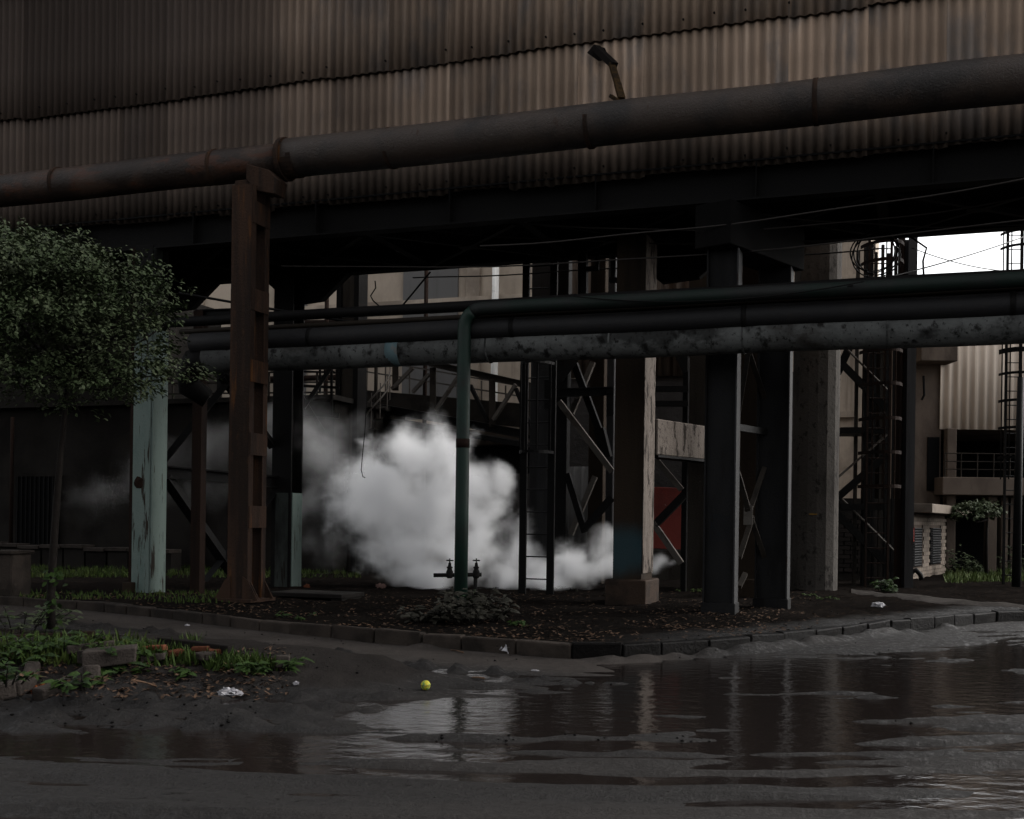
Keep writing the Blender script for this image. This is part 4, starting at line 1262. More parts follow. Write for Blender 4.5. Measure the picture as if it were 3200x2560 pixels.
for (x0, x1, y0, y1, lab) in ((500, 1060, 1192, 1180, 'rusty pipe crossing the bright hall wall behind the orange post'), (900, 1660, 1010, 1000, 'thin sooty pipe crossing the bright hall wall above the walkway')):
    obj('wall_pipe', MB().tube([P(x0, y0, t=31.5), P(x1, y1, t=31.5)], .09, 10), m_brownrust, None, True, label=lab, cat='pipe')
for (px, lab) in ((1010, 'black pole before the hall wall near the flanged column'), (1320, 'slim rusty pole before the hall wall over the walkway')):
    b = P(px, 1790, Y=30.5); b.z = -0.05
    obj('pole', MB().tube([b, b + UP * 9], .06, 8), m_brownrust, None, True, label=lab, cat='pole')

# ------------------------------------------------------------------ stair tower
YS = 25.0
st = thing('stair_tower', 'dark steel stair tower with zigzag flights beside the pitted pillar', 'stairs', P(2740, 1830, Y=YS))
PS = lambda px, py, dy=0: P(px, py, Y=YS + dy)
for px, wd, dy in ((2668, .07, .8), (2702, .16, 0.1), (2724, .06, .9), (2745, .06, .2), (2765, .09, 1.0), (2785, .05, .3)):
    b = PS(px, 1830, dy); b.z = -0.06
    obj('post', MB().post(b, wd, wd, 7.6, Vector((1, 0, 0))), m_truss if px in (2668, 2745) else m_black, st)
for i, (x0, y0, x1, y1) in enumerate(((2612, 1118, 2772, 1280), (2772, 1420, 2616, 1556), (2612, 1602, 2792, 1782))):
    for off, dy in ((0, 0.0), (-38, 0.75)):
        obj('stringer', MB().beam(PS(x0, y0 + (off if dy else 0) * 0, dy), PS(x1, y1, dy), 0.05, 0.16), m_black, st)
    for k in range(8):
        u = (k + .5) / 8
        p, q = PS(x0 + (x1 - x0) * u, y0 + (y1 - y0) * u, 0.02), PS(x0 + (x1 - x0) * u, y0 + (y1 - y0) * u, 0.73)
        obj('tread', MB().beam(p, q, 0.2, 0.03), m_black, st)
    obj('handrail', MB().tube([PS(x0, y0 - 62, 0), PS(x1, y1 - 62, 0)], 0.025, 8), m_brace, st)
for y in (1350, 1585):
    obj('landing', MB().beam(PS(2612, y, .4), PS(2742, y, .4), 0.9, 0.14), m_black, st)
obj('high_brace', MB().beam(PS(2616, 1168, .3), PS(2652, 1090, .3), 0.1, 0.16), m_black, st)
b = P(2738, 1822, Y=24.3); b.z = -0.06
zz_ = lambda py: P(2738, py, Y=24.3).z
caged_ladder('caged_ladder', 'tall dark caged ladder standing against the stair tower', b, Vector((1, 0.05, 0)), 0.48, 7.7, 0.32, (0.045, 0.045), [zz_(y) for y in (775, 830, 910, 1000, 1105, 1208, 1314, 1418, 1522)], m_brownrust, 0.43, cage_to=zz_(1560), nbar=6, face=-1, rung_r=0.013, band=0.07)
b = P(2832, 1832, Y=24.6); b.z = -0.06
hcol = thing('flanged_column', 'grey H-shaped column with rusty edges at the corner of the stair tower', 'column', b)
obj('flange', MB().post(b - Vector((0, .14, 0)), 0.19, 0.02, 7.6, Vector((1, 0, 0))), m_greysteel, hcol)
obj('flange', MB().post(b + Vector((0, .14, 0)), 0.19, 0.02, 7.6, Vector((1, 0, 0))), m_greysteel, hcol)
obj('web', MB().post(b, 0.02, 0.255, 7.6, Vector((1, 0, 0))), m_black, hcol)
obj('rusty_strip', MB().post(b + Vector((-.19, 0.02, 0)), 0.15, 0.03, 7.6, Vector((1, 0, 0))), m_brownrust, hcol)
b = P(2640, 1800, Y=27); b.z = 0
dkb = thing('brick_lean_to', 'dark brick lean-to in the shade beneath the steel stairs', 'building', b)
obj('wall', MB().box(P(2700, 1720, Y=27.5) * 1.0 + UP * 0.2, 1.8, 0.3, 2.1, Vector((1, 0, 0))), m_darkwall, dkb)
mb_ = None
xu = Vector((1, 0, 0))
bw = MB().quad_box((0, 0, 0), xu * 0.30, Vector((0, .05, 0)), UP * 0.09).mesh('brick')
bw.materials.append(M('dark_brick', (0.04, 0.033, 0.03), rough=0.9, vary=0.3))
o0 = P(2614, 1795, Y=27.3)
for r_ in range(13):
    for k in range(3):
        place('brick', bw, dkb, (o0.x + (k + (r_ % 2) * .5) * 0.325, o0.y, 0.25 + r_ * 0.105), 0)

# ------------------------------------------------------------------ buildings by the open sky
YB = 34.0
tan = thing('tan_block', 'tan rendered block with a jutting canopy behind the grey H column', 'building', P(2890, 1780, Y=YB))
PB = lambda px, py, dy=0: P(px, py, Y=YB + dy)
x0, x1 = PB(2780, 1700).x, PB(2936, 1700).x
obj('wall', MB().box(Vector(((x0 + x1) / 2, YB + 2, 4.1)), x1 - x0, 4, 8.2, xu), m_tanwall, tan)
cz = PB(2890, 1115).z
cx0, cx1 = PB(2845, 1100).x, PB(2936, 1100).x
obj('canopy', MB().box(Vector(((cx0 + cx1) / 2 + 0.1, YB - 0.45, cz)), cx1 - cx0 + .2, 0.9, 0.5, xu), m_tanwall, tan, bevel=0.02)
wz = PB(2900, 1450).z
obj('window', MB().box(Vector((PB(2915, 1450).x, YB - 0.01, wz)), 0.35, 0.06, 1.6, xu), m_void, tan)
obj('lamp_bracket', MB().tube([PB(2886, 1175, -.1), PB(2888, 1235, -.15), PB(2880, 1250, -.1)], 0.035, 8), m_valve, tan)

pale = thing('pale_shed', 'pale profiled-sheet building raised over a dark open floor and balcony', 'building', P(3060, 1780, Y=YB))
xa, xb = PB(2934, 1300).x, PB(3900, 1300).x
zt, zb = 8.35, PB(3050, 1343).z
me = corr_mesh('wall_sheet', 1.06, zt - zb, 0.265, 0.035, 0, 2, 1, 8); me.materials.append(m_paleclad)
for k in range(int((xb - xa) / 1.06)):
    place('wall_sheet', me, pale, (xa + k * 1.06, YB - 0.05, zb), 0, 0.01)
obj('upper_volume', MB().box(Vector(((xa + xb) / 2, YB + 3.2, (zt + zb) / 2)), xb - xa - .05, 6, zt - zb - .02, xu), m_tanwall, pale)
obj('roof', MB().poly_prism([Vector((xa - .2, YB - .5, zt)), Vector((xa - .2, YB + 6.5, zt + .1)), Vector((xb, YB + 6.5, zt + .1)), Vector((xb, YB - .5, zt))], UP * 0.14), m_tanwall, pale)
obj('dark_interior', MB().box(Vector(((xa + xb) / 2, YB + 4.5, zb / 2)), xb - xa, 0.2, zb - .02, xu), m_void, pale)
bz0, bz1 = PB(3060, 1550).z, PB(3060, 1495).z
bx0, bx1 = PB(2918, 1520).x, xb
obj('balcony_slab', MB().box(Vector(((bx0 + bx1) / 2, YB + 1.4, (bz0 + bz1) / 2)), bx1 - bx0, 4.2, bz1 - bz0, xu), m_tanwall, pale, bevel=0.02)
rz0, rz1 = bz1, PB(3060, 1422).z
for k in range(9):
    x = PB(2928 + k * 50, 1450).x
    obj('railing_post', MB().tube([Vector((x, YB - .62, rz0)), Vector((x, YB - .62, rz1))], 0.018, 6), m_truss, pale)
for u in (1.0, 0.66, 0.33):
    obj('railing_bar', MB().tube([Vector((PB(2928, 1450).x, YB - .62, rz0 + (rz1 - rz0) * u)), Vector((xb - .1, YB - .62, rz0 + (rz1 - rz0) * u))], 0.016, 6), m_truss, pale)
for px in (2957, 3085, 3128, 3146, 3260):
    obj('support_column', MB().post(Vector((PB(px, 1700).x, YB - .2, 0)), 0.28, 0.3, zb if px in (2957,) else bz0, xu), m_tanwall, pale, bevel=0.02)

# small tiled house with louvred openings
hu = Vector((0.50, 0.866, 0))
hn = Vector((0.866, -0.5, 0))          # its long face looks this way? kept on the road side below
h0 = P(2846, 1806, Y=28.2); h0.z = -0.05
hs_ = thing('tiled_kiosk', 'small buff tiled kiosk with a flat roof and two grey louvred openings', 'building', h0)
Lh, Hh = 5.2, P(2850, 1585, Y=28.2).z - 0.1
inw = Vector((-0.866, 0.5, 0))
obj('core_wall', MB().quad_box(h0 + hu * Lh / 2 + inw * 1.55 + UP * Hh / 2, hu * (Lh - .1), inw * 3, UP * Hh), m_tanwall, hs_)
obj('flat_roof', MB().quad_box(h0 + hu * (Lh / 2 + .35) + inw * 1.4 + UP * (Hh + 0.12), hu * (Lh + 1.4), inw * 3.9, UP * 0.22), m_tile, hs_, bevel=0.01)
tl = MB().quad_box((0, 0, 0), hu * 0.288, inw * 0.03, UP * 0.088).mesh('tile'); tl.materials.append(m_tile)
openings = ((0.25, 1.55), (2.75, 4.35))
nrow = int(Hh / 0.1)
cnt = 0
for r_ in range(nrow):
    zc = 0.05 + r_ * 0.1
    u = 0.15 + (r_ % 2) * 0.15
    while u < Lh:
        ok = True
        for o0_, o1_ in openings:
            if o0_ - .13 < u < o1_ + .13 and 0.32 < zc < Hh - 0.32: ok = False
        if ok and cnt < 290:
            q = h0 + hu * u + inw * 0.035 + UP * zc
            place('tile', tl, hs_, q, 0); cnt += 1
        u += 0.30
for o0_, o1_ in openings:
    zA, zB = 0.34, Hh - 0.36
    c = h0 + hu * ((o0_ + o1_) / 2) + inw * 0.03 + UP * ((zA + zB) / 2)
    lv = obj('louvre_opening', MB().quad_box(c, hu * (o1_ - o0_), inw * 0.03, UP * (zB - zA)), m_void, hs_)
    k = 0
    z = zA + 0.04
    while z < zB:
        obj('slat', MB().quad_box(h0 + hu * ((o0_ + o1_) / 2 - .12) - inw * 0.01 + UP * z, hu * (o1_ - o0_ - .35), inw * 0.05 + UP * -0.03, UP * 0.022), m_louvre, lv)
        z += 0.066
sg_ = P(2849, 1672, Y=27.9)
obj('red_sign', MB().quad_box(sg_, hu * 0.5, inw * 0.02, UP * 0.34), m_redsign, None, label='small upright red sign beside the louvred opening of the kiosk', cat='sign')
obj('sign_stake', MB().tube([sg_ + UP * -0.17, Vector((sg_.x, sg_.y, -0.05))], 0.012, 6), m_valve, None, label='thin stake holding the small red sign', cat='stake')
hp = P(2862, 1795, Y=27.2)
obj('hose_loop', MB().tube([P(2848, 1790, Y=27), P(2862, 1782, Y=27), P(2876, 1796, Y=27), P(2880, 1812, Y=27)], 0.06, 8), m_wire, None, True, label='black hose looping on the ground before the kiosk', cat='hose')

# safety cage lattice by the pale shed
b = P(3158, 1816, Y=26.5); b.z = -0.06
zc_ = lambda py: P(3158, py, Y=26.5).z
cl = caged_ladder('caged_ladder', 'black ladder cage rising in front of the pale profiled shed', b, xu, 0.34, 8.8, 0.33, (0.05, 0.05), [zc_(y) for y in (690, 735, 780, 1098, 1105, 1172, 1256, 1340, 1432)], m_black, 0.34, cage_to=zc_(1500), nbar=6, face=-1, rung_r=0.012, band=0.06)
b = P(3176, 1818, Y=25.5); b.z = -0.06
obj('leaning_post', MB().tube([b, P(3182, 1500, Y=25.5), P(3190, 1180, Y=25.5)], [0.1, 0.085, 0.07], 10), m_hsteel, None, True, label='dark leaning pole beside the black ladder cage', cat='pole')

# ------------------------------------------------------------------ steam valves on a low pipe
YV = 18.9
b = P(1430, 1798, Y=YV)
vv_ = thing('valve_pipe', 'short low pipe with two gate valves in front of the steam', 'pipe', (b.x, b.y, b.z))
a0, a1 = P(1355, 1798, Y=YV), P(1505, 1796, Y=YV)
obj('pipe_body', MB().tube([a0, a1], 0.034, 12), m_valve, vv_, True)
obj('pipe_leg', MB().tube([a1 - Vector((.1, 0, 0)), Vector((a1.x - .1, a1.y, -0.05))], 0.034, 10), m_valve, vv_, True)
for px in (1405, 1488):
    c = P(px, 1796, Y=YV)
    vb = obj('valve_body', MB().tube([c + UP * -0.06, c + UP * -0.03, c + UP * 0.05, c + UP * 0.10, c + UP * 0.105, c + UP * 0.13, c + UP * 0.135, c + UP * 0.2], [0.04, 0.062, 0.058, 0.035, 0.05, 0.05, 0.03, 0.022], 12), m_valve, vv_)
    obj('stem', MB().tube([c + UP * 0.2, c + UP * 0.27], 0.011, 8), m_valve, vb)
    ringp = [c + UP * 0.235 + Vector((math.cos(k / 14 * 2 * math.pi) * 0.055, math.sin(k / 14 * 2 * math.pi) * 0.055, 0)) for k in range(15)]
    obj('handwheel', MB().tube(ringp, 0.010, 6, False).beam(c + UP * .235 - Vector((.055, 0, 0)), c + UP * .235 + Vector((.055, 0, 0)), .014, .01).beam(c + UP * .235 - Vector((0, .055, 0)), c + UP * .235 + Vector((0, .055, 0)), .014, .008), m_valve, vb)

# dark slab cover by the orange post
c0 = GP(990, 1868)
sc_ = thing('pit_cover', 'flat dark concrete pit cover beside the foot of the orange post', 'slab', c0)
obj('slab', MB().box(c0 + UP * 0.06, 1.35, 0.8, 0.07), m_darkwall, sc_, bevel=0.01)
obj('support_block', MB().box(c0 + AX * -0.55, 0.2, 0.7, 0.1).box(c0 + AX * 0.55, 0.2, 0.7, 0.1), m_darkwall, sc_)

# ------------------------------------------------------------------ cables
def sag(p, q, s, n=18, wob=0.0):
    out = []
    for i in range(n + 1):
        u = i / n
        x = p.lerp(q, u)
        x.z -= 4 * s * u * (1 - u) + wob * math.sin(u * 17 + p.x)
        out.append(x)
    return out


cabs = [((880, 830, 17.2), (3250, 680, 16.9), .25, 'sagging black cable spanning under the gallery, lowest of the strands'),
        ((1500, 770, 16.5), (3230, 555, 16.4), .12, 'black cable climbing along the lower flange of the gallery'),
        ((1150, 700, 17.5), (2700, 745, 18.6), .18, 'slack cable crossing beneath the gallery braces'),
        ((1600, 690, 17.0), (3240, 610, 17.6), .3, 'loose cable drooping below the girder near the open end'),
        ((2180, 640, 16.9), (3260, 700, 19.0), .15, 'taut cable running toward the patch of sky'),
        ((1290, 870, 19.4), (2760, 775, 19.4), .06, 'thin line strung along the rear edge of the gallery')]
for i, (a, c, s_, lab) in enumerate(cabs):
    obj('cable', MB().tube(sag(P(a[0], a[1], t=a[2]), P(c[0], c[1], t=c[2]), s_, wob=.012), 0.012, 6), m_dustwire, None, True, label=lab, cat='cable', group='cables slung under the gallery')
for a, c, s_, lab, r_ in (((560, 915, 16.4), (1560, 1075, 16.9), .03, 'dark rod slanting down behind the orange post', .022), ((1345, 850, 18.4), (1258, 955, 18.2), .0, 'short stay rod before the bright hall wall', .016),
                         ((2650, 895, 15.5), (3200, 740, 22.0), .05, 'wire rising across the patch of sky to the ladder cage', .01), ((2850, 775, 19.6), (3180, 850, 22.0), .08, 'wire dropping across the patch of sky', .009),
                         ((1780, 925, 15.6), (2700, 880, 15.55), .16, 'thin wire draped over the green pipe', .008)):
    obj('wire', MB().tube(sag(P(a[0], a[1], t=a[2]), P(c[0], c[1], t=c[2]), s_), r_, 6), m_wire, None, True, label=lab, cat='wire')
pts = [P(x, y, t=16.6) for x, y in ((1148, 1140), (1146, 1250), (1140, 1350), (1132, 1430), (1129, 1470), (1134, 1490), (1141, 1493))]
obj('hanging_wire', MB().tube(pts, 0.008, 6), m_wire, None, True, label='thin wire with a hooked end dangling in front of the steam', cat='wire')
for i, (bx, lab) in enumerate((((1165, 880, 1150, 955, 1182, 948), 'frayed wire hanging before the bright wall'),)):
    obj('hanging_wire', MB().tube([P(1172, 878, t=17), P(1174, 900, t=17), P(1158, 925, t=17), P(1166, 940, t=17), P(1184, 956, t=17)], 0.012, 6), m_wire, None, True, label=lab, cat='wire')
# coil of cable
cc = P(2738, 795, t=18.9)
mb = MB()
for k in range(4):
    rx, rz = 0.34 + random.uniform(-.04, .04), 0.33 + random.uniform(-.04, .04)
    o_ = AX * random.uniform(-.04, .04) + UP * random.uniform(-.05, .05)
    mb.tube([cc + o_ + NX * (k * .02) + AX * (rx * math.cos(q / 28 * 2 * math.pi)) + UP * (rz * math.sin(q / 28 * 2 * math.pi)) for q in range(29)], 0.011, 6, False)
mb.tube([cc + UP * .3, cc + AX * .5 + UP * .25, cc + AX * .75 + UP * 0.05, cc + AX * .7 - UP * .15, cc + AX * .72 - UP * .5], 0.016, 6)
obj('cable_coil', mb, m_wire, None, True, label='coil of black cable hung from the gallery by the stair tower', cat='cable coil')
# U-shaped hanger and its small mate
hg = thing('hanging_bracket', 'black U-shaped steel hanger dangling near the brown pillar', 'bracket', P(1930, 870, t=18.6))
for a, c in (((1916, 800), (1916, 875)), ((1958, 800), (1958, 875))):
    obj('side_bar', MB().beam(P(*a, t=18.6), P(*c, t=18.6), 0.07, 0.07), m_black, hg)
obj('bottom_bar', MB().beam(P(1905, 876, t=18.6), P(1970, 876, t=18.6), 0.09, 0.08), m_black, hg)
obj('drop_rod', MB().beam(P(1938, 880, t=18.6), P(1939, 930, t=18.6), 0.025, 0.025), m_black, hg)
hp2 = thing('hanger_post', 'black hanger post with a small side bracket left of the U-shaped hanger'.replace(' left of', ' next to'), 'bracket', P(1820, 920, t=18.9))
obj('post_shaft', MB().hbeam(P(1822, 790, t=18.9), P(1822, 940, t=18.9), 0.13, 0.15, fdir=AX), m_black, hp2)
obj('side_bracket', MB().beam(P(1830, 842, t=18.9), P(1872, 838, t=18.9), 0.1, 0.07).beam(P(1866, 800, t=18.9), P(1866, 842, t=18.9), 0.06, 0.06), m_black, hp2)
for px, lab in ((560, 'black knee bracket under the gallery by the tree'), (960, 'black knee bracket under the gallery beside the orange post'), (2130, 'black knee bracket under the gallery above the brown pillar')):
    base = P(px, 800, t=19.3); base.z = 6.0
    kb = MB().poly_prism([base - AX * 1.0, base + AX * 0.9, base + AX * 0.3 - UP * 0.5, base - AX * 0.35 - UP * 0.55], NX * 0.18)
    obj('knee_bracket', kb, m_black, None, bevel=0.01, label=lab, cat='bracket', group='knee brackets under the gallery')

# ------------------------------------------------------------------ vegetation
def leafy_tree(name, label, base, trunk_pts, clumps, nleaf, L, W, mat, seed):
    rr = random.Random(seed)
    th = thing(name, label, 'tree', base)
    tk = MB().tube(trunk_pts, [0.055 - 0.03 * i / (len(trunk_pts) - 1) for i in range(len(trunk_pts))], 8)
    fork = trunk_pts[-1]
    for c, r in clumps:
        mid = fork.lerp(c, 0.5) + Vector((0, 0, -0.12))
        tk.tube([fork, mid, c], [0.024, 0.014, 0.006], 5)
    obj('trunk', tk, m_bark, th, True)
    mb = MB()
    tot = sum(r[0] * r[1] * r[2] for c, r in clumps) ** 1
    for c, r in clumps:
        n = int(nleaf * (r[0] * r[1] * r[2]) / tot)
        ntw = max(6, n // 9)
        for _ in range(ntw):
            d = Vector((rr.gauss(0, 1), rr.gauss(0, 1), rr.gauss(0, 1))).normalized()
            k = rr.random() ** 0.33
            if d.z < 0 and rr.random() < 0.45: d.z = -d.z
            p = c + Vector((d.x * r[0], d.y * r[1], d.z * r[2])) * k
            out = Vector((d.x, d.y, 0.15)).normalized()
            for q in range(9):
                pos = p + out * (q * 0.022) + Vector((rr.uniform(-.05, .05), rr.uniform(-.05, .05), rr.uniform(-.04, .04)))
                dd = (out + Vector((rr.gauss(0, .6), rr.gauss(0, .6), rr.gauss(-0.35, .35)))).normalized()
                mb.leaf(pos, dd, UP + Vector((rr.gauss(0, .4), rr.gauss(0, .4), 0)), L * rr.uniform(.7, 1.2), W * rr.uniform(.8, 1.2), 0.25)
    obj('crown', mb, mat, th)
    return th


YT = 13.6
tp = [P(x, y, Y=YT) for x, y in ((158, 1965), (160, 1850), (168, 1700), (182, 1500), (193, 1380), (205, 1270), (215, 1150))]
rr = random.Random(3)
clumps = []
for x, y, rx, rz in ((120, 860, 190, 110), (300, 880, 170, 100), (-60, 850, 200, 130), (420, 960, 120, 90), (60, 1000, 210, 110), (260, 1020, 190, 100), (480, 1050, 70, 60), (380, 1120, 150, 80), (540, 1175, 85, 42), (450, 1205, 110, 45),
                    (180, 1160, 170, 70), (40, 1160, 130, 80), (-120, 1050, 180, 150), (330, 1225, 120, 50), (110, 1235, 100, 60), (40, 765, 120, 50), (210, 775, 110, 45), (500, 880, 60, 45), (240, 1270, 60, 35), (600, 1185, 35, 20), (460, 870, 80, 70), (505, 950, 60, 60), (520, 1030, 50, 55), (420, 820, 70, 45)):
    for dy in ((-0.75, 0.55) if rx > 100 else (-0.1,)):
        c = P(x + rr.uniform(-22, 22), y + rr.uniform(-18, 18), Y=YT + dy + rr.uniform(-.25, .25))
        kk = rr.uniform(.72, 1.02)
        clumps.append((c, (kk * rx / 262, kk * max(.25, rx / 300), kk * rz / 262)))
leafy_tree('tree', 'young leafy tree with a dusty rounded crown and thin trunk beside the mint column', tp[0], tp, clumps, 34000, 0.064, 0.034, m_leaf, 4)
vb_ = MB()
for k in range(46):
    u = rr.uniform(0, .42)
    p = tp[0].lerp(tp[3], u * 1.0)
    p = P(158 + 25 * u + rr.uniform(-35, 35) * (0.35 + .65 * rr.random()), 1965 - 470 * u, Y=YT - rr.uniform(-.05, .1))
    vb_.leaf(p, Vector((rr.gauss(0, 1), rr.gauss(-.5, .5), rr.gauss(-.2, .5))), Vector((rr.gauss(0, .4), -0.7, .7)), 0.09, 0.055)
obj('climbing_vine', vb_, m_weed, None, label='sparse green vine climbing the lower trunk of the leafy tree', cat='vine')


def plant(name, label, c, rad, hgt, n, L, W, mat, seed, cat='plant', group=None, flat=0.5):
    rr = random.Random(seed)
    th = thing(name, label, cat, c, group)
    mb, stn = MB(), MB()
    nst = max(4, n // 12)
    for k in range(nst):
        a, d = rr.uniform(0, 2 * math.pi), rad * math.sqrt(rr.random())
        tip = c + Vector((math.cos(a) * d, math.sin(a) * d, hgt * rr.uniform(.4, 1.0) * (1 - .45 * (d / rad))))
        root = c + Vector((math.cos(a) * d * .5, math.sin(a) * d * .5, -0.03))
        stn.tube([root, root.lerp(tip, .5) + UP * .02, tip], [0.008, 0.006, 0.003], 5)
        for q in range(12):
            u = rr.uniform(.3, 1.0)
            b_ = rr.uniform(0, 2 * math.pi)
            mb.leaf(root.lerp(tip, u), Vector((math.cos(b_), math.sin(b_), rr.uniform(-.2, .8) * (1 - flat) + .1)), UP + Vector((rr.gauss(0, .3), rr.gauss(0, .3) - .3, 0)), L * rr.uniform(.6, 1.2), W * rr.uniform(.7, 1.2), 0.35)
    obj('stem', stn, m_bark, th, kind='stuff')
    obj('foliage', mb, mat, th)
    return th


c = GP(1480, 1945); plant('bush', 'straggly sooty bush of drooping leaves at the kerb under the green pipe', c, 0.58, 0.62, 460, 0.16, 0.062, m_bushleaf, 1, 'bush', None, .3)
c = GP(1340, 1945); plant('bush', 'low sooty sprawl of leaves joining the straggly bush at the kerb', c, 0.45, 0.28, 200, 0.14, 0.058, m_bushleaf, 2, 'bush', None, .3)
c = GP(1470, 1905); plant('shrub', 'bright green sapling tip above the straggly bush', c, 0.08, 0.55, 24, 0.11, 0.045, m_weed, 3)  # a young sapling, though the object is named shrub
c = GP(1620, 1955); plant('weed', 'tiny green weed next to the straggly bush', c, 0.16, 0.07, 24, 0.09, 0.05, m_weed, 31)
c = GP(2770, 1850); plant('shrub', 'small dull green shrub at the foot of the stair tower', c, 0.42, 0.36, 140, 0.12, 0.06, m_weed, 4, 'shrub')
c = GP(2150, 1850); plant('weed', 'yellowish weed patch by the plinth of the brown pillar', c, 0.4, 0.10, 60, 0.08, 0.03, m_grass, 5)
c = GP(2560, 1868); plant('weed', 'sparse weeds in the dirt before the pitted pillar', c, 0.7, 0.07, 60, 0.08, 0.03, m_grass, 6)
c = GP(1770, 1845); plant('weed', 'tuft of thin weeds at the foot of the brown pillar', c, 0.5, 0.10, 60, 0.09, 0.02, m_bushleaf, 7)
c = GP(940, 1935); plant('weed', 'few upright green weeds at the top of the kerb', c, 0.5, 0.12, 40, 0.09, 0.035, m_weed, 8)
c = GP(60, 1960, False); plant('bush', 'dim shady bush around the base of the tree trunk', c, 1.0, 0.5, 300, 0.12, 0.05, m_leaf, 9, 'bush')
wd = [((200, 2035), .62, .34, 190, 'broad green weeds under the rusty iron rack'), ((60, 2050), .45, .36, 130, 'green weeds at the edge of the bank beside the rack'), ((440, 2045), .50, .28, 150, 'bright green weeds between the brick pieces on the bank'),
      ((400, 2085), .22, .16, 60, 'broad-leaved weed hanging over the bank edge'), ((820, 2078), .36, .20, 110, 'fresh weeds at the tip of the mud bank'), ((730, 2090), .24, .12, 60, 'low fern-like weed before the charred plank'), ((560, 2085), .22, .10, 40, 'small weed beneath the brick lumps'),
      ((260, 2125), .22, .12, 50, 'weed tuft beside the broken concrete edging'), ((15, 2110), .3, .2, 60, 'weeds spilling over the broken edging')]
for i, ((x, y), r_, h_, n_, lab) in enumerate(wd):
    c = GP(x, y, False, -0.05); plant('weed', lab, c, r_, h_ * 0.85, int(n_ * 1.15), 0.125, 0.045, m_weed, 20 + i, 'weeds', 'weeds on the mud bank')


def grass_patch(name, quad, n, h, mat, seed):
    rr = random.Random(seed)
    mb = MB()
    for _ in range(n):
        u, v = rr.random(), rr.random()
        px = quad[0] + (quad[1] - quad[0]) * u
        py = quad[2] + (quad[3] - quad[2]) * v
        p = GP(px, py, True, -0.01) if py < 1990 else GP(px, py, False, -0.01)
        if mnoise.noise(p * 0.9) < -0.12: continue
        a = rr.uniform(0, 2 * math.pi)
        sd = Vector((math.cos(a), math.sin(a), 0)) * 0.012
        hh_ = h * rr.uniform(.5, 1.2)
        tip = p + Vector((rr.gauss(0, .3), rr.gauss(0, .3), 1)) * hh_
        i = len(mb.v)
        mb.v += [p - sd, p + sd, p.lerp(tip, .6) + sd * .7, p.lerp(tip, .6) - sd * .7, tip]
        mb.f += [(i, i + 1, i + 2, i + 3), (i + 3, i + 2, i + 4)]
    obj(name, mb, mat, None, kind='stuff')


grass_patch('grass', (40, 1130, 1772, 1806), 5200, 0.13, m_grass, 1)
grass_patch('grass', (2955, 3330, 1786, 1822), 4200, 0.17, m_lawn, 2)
grass_patch('grass', (60, 760, 1850, 1885), 900, 0.08, m_grass, 3)
grass_patch('grass', (0, 620, 2005, 2085), 900, 0.13, m_grass, 4)
grass_patch('grass', (640, 900, 2055, 2100), 400, 0.10, m_grass, 5)
mb = MB()
for _ in range(6500):
    px, py = random.uniform(60, 2560), random.uniform(1852, 2010)
    p = GP(px, py, True, 0.008)
    if p.y < float(kerb_y(p.x)) + 0.15: continue
    dens = 0.2 + 0.9 * float(sstep(.45, .62, fbm(p.x * .9, p.y * .9, 3)))
    if random.random() > dens: continue
    a = random.uniform(0, 6.28)
    mb.leaf(p, Vector((math.cos(a), math.sin(a), random.uniform(-.05, .35))), UP, random.uniform(.035, .09), random.uniform(.02, .042), random.uniform(-.2, .2))
for _ in range(900):
    p = GP(random.uniform(0, 900), random.uniform(2030, 2190), False, .01)
    a = random.uniform(0, 6.28)
    mb.leaf(p, Vector((math.cos(a), math.sin(a), random.uniform(0, .5))), UP, random.uniform(.03, .08), random.uniform(.015, .035), random.uniform(-.2, .2))
obj('leaf_litter', mb, m_litter, None, kind='stuff')
mb = MB()
for _ in range(700):
    px, py = random.uniform(0, 3000), random.uniform(1855, 2320)
    p = GP(px, py, False) if py > 1990 else GP(px, py)
    if float(fbm(p.x * .8 + 5, p.y * .8, 3)) < 0.48: continue
    s_ = random.uniform(.006, .015)
    mb.lump(p + UP * s_ * .3, s_, s_ * random.uniform(.7, 1.2), s_ * .7, .3, 1, random.random() * 50)
obj('gravel', mb, m_kerbmud, None, kind='stuff')

# small trees and shrubs by the pale shed
b = P(3082, 1790, Y=30.0); b.z = -0.06
cl_ = [(P(x, y, Y=30 + d_), (rx / 118, .45, rz / 118)) for x, y, rx, rz, d_ in ((3048, 1592, 52, 18, 0), (3088, 1600, 28, 20, .3), (3020, 1612, 25, 14, -.2), (3062, 1580, 30, 12, .1))]
leafy_tree('small_tree', 'small flat-topped tree on the grass before the pale shed', b, [b, P(3083, 1700, Y=30), P(3086, 1625, Y=30)], cl_, 1500, 0.13, 0.05, m_leaf, 8)
for i, (x, y, h_, r_, lab) in enumerate(((3000, 1775, 1.1, .45, 'thin shrub on the grass next to the kiosk corner'), (3040, 1780, .85, .35, 'low shrub under the flat-topped tree'), (3165, 1775, 1.6, .4, 'shrub behind the dark leaning pole'))):
    q = P(x, y, Y=31); q.z = -0.02
    plant('shrub', lab, q, r_, h_, 170, 0.14, 0.06, m_leaf, 60 + i, 'shrub', 'shrubs before the pale shed', .2)

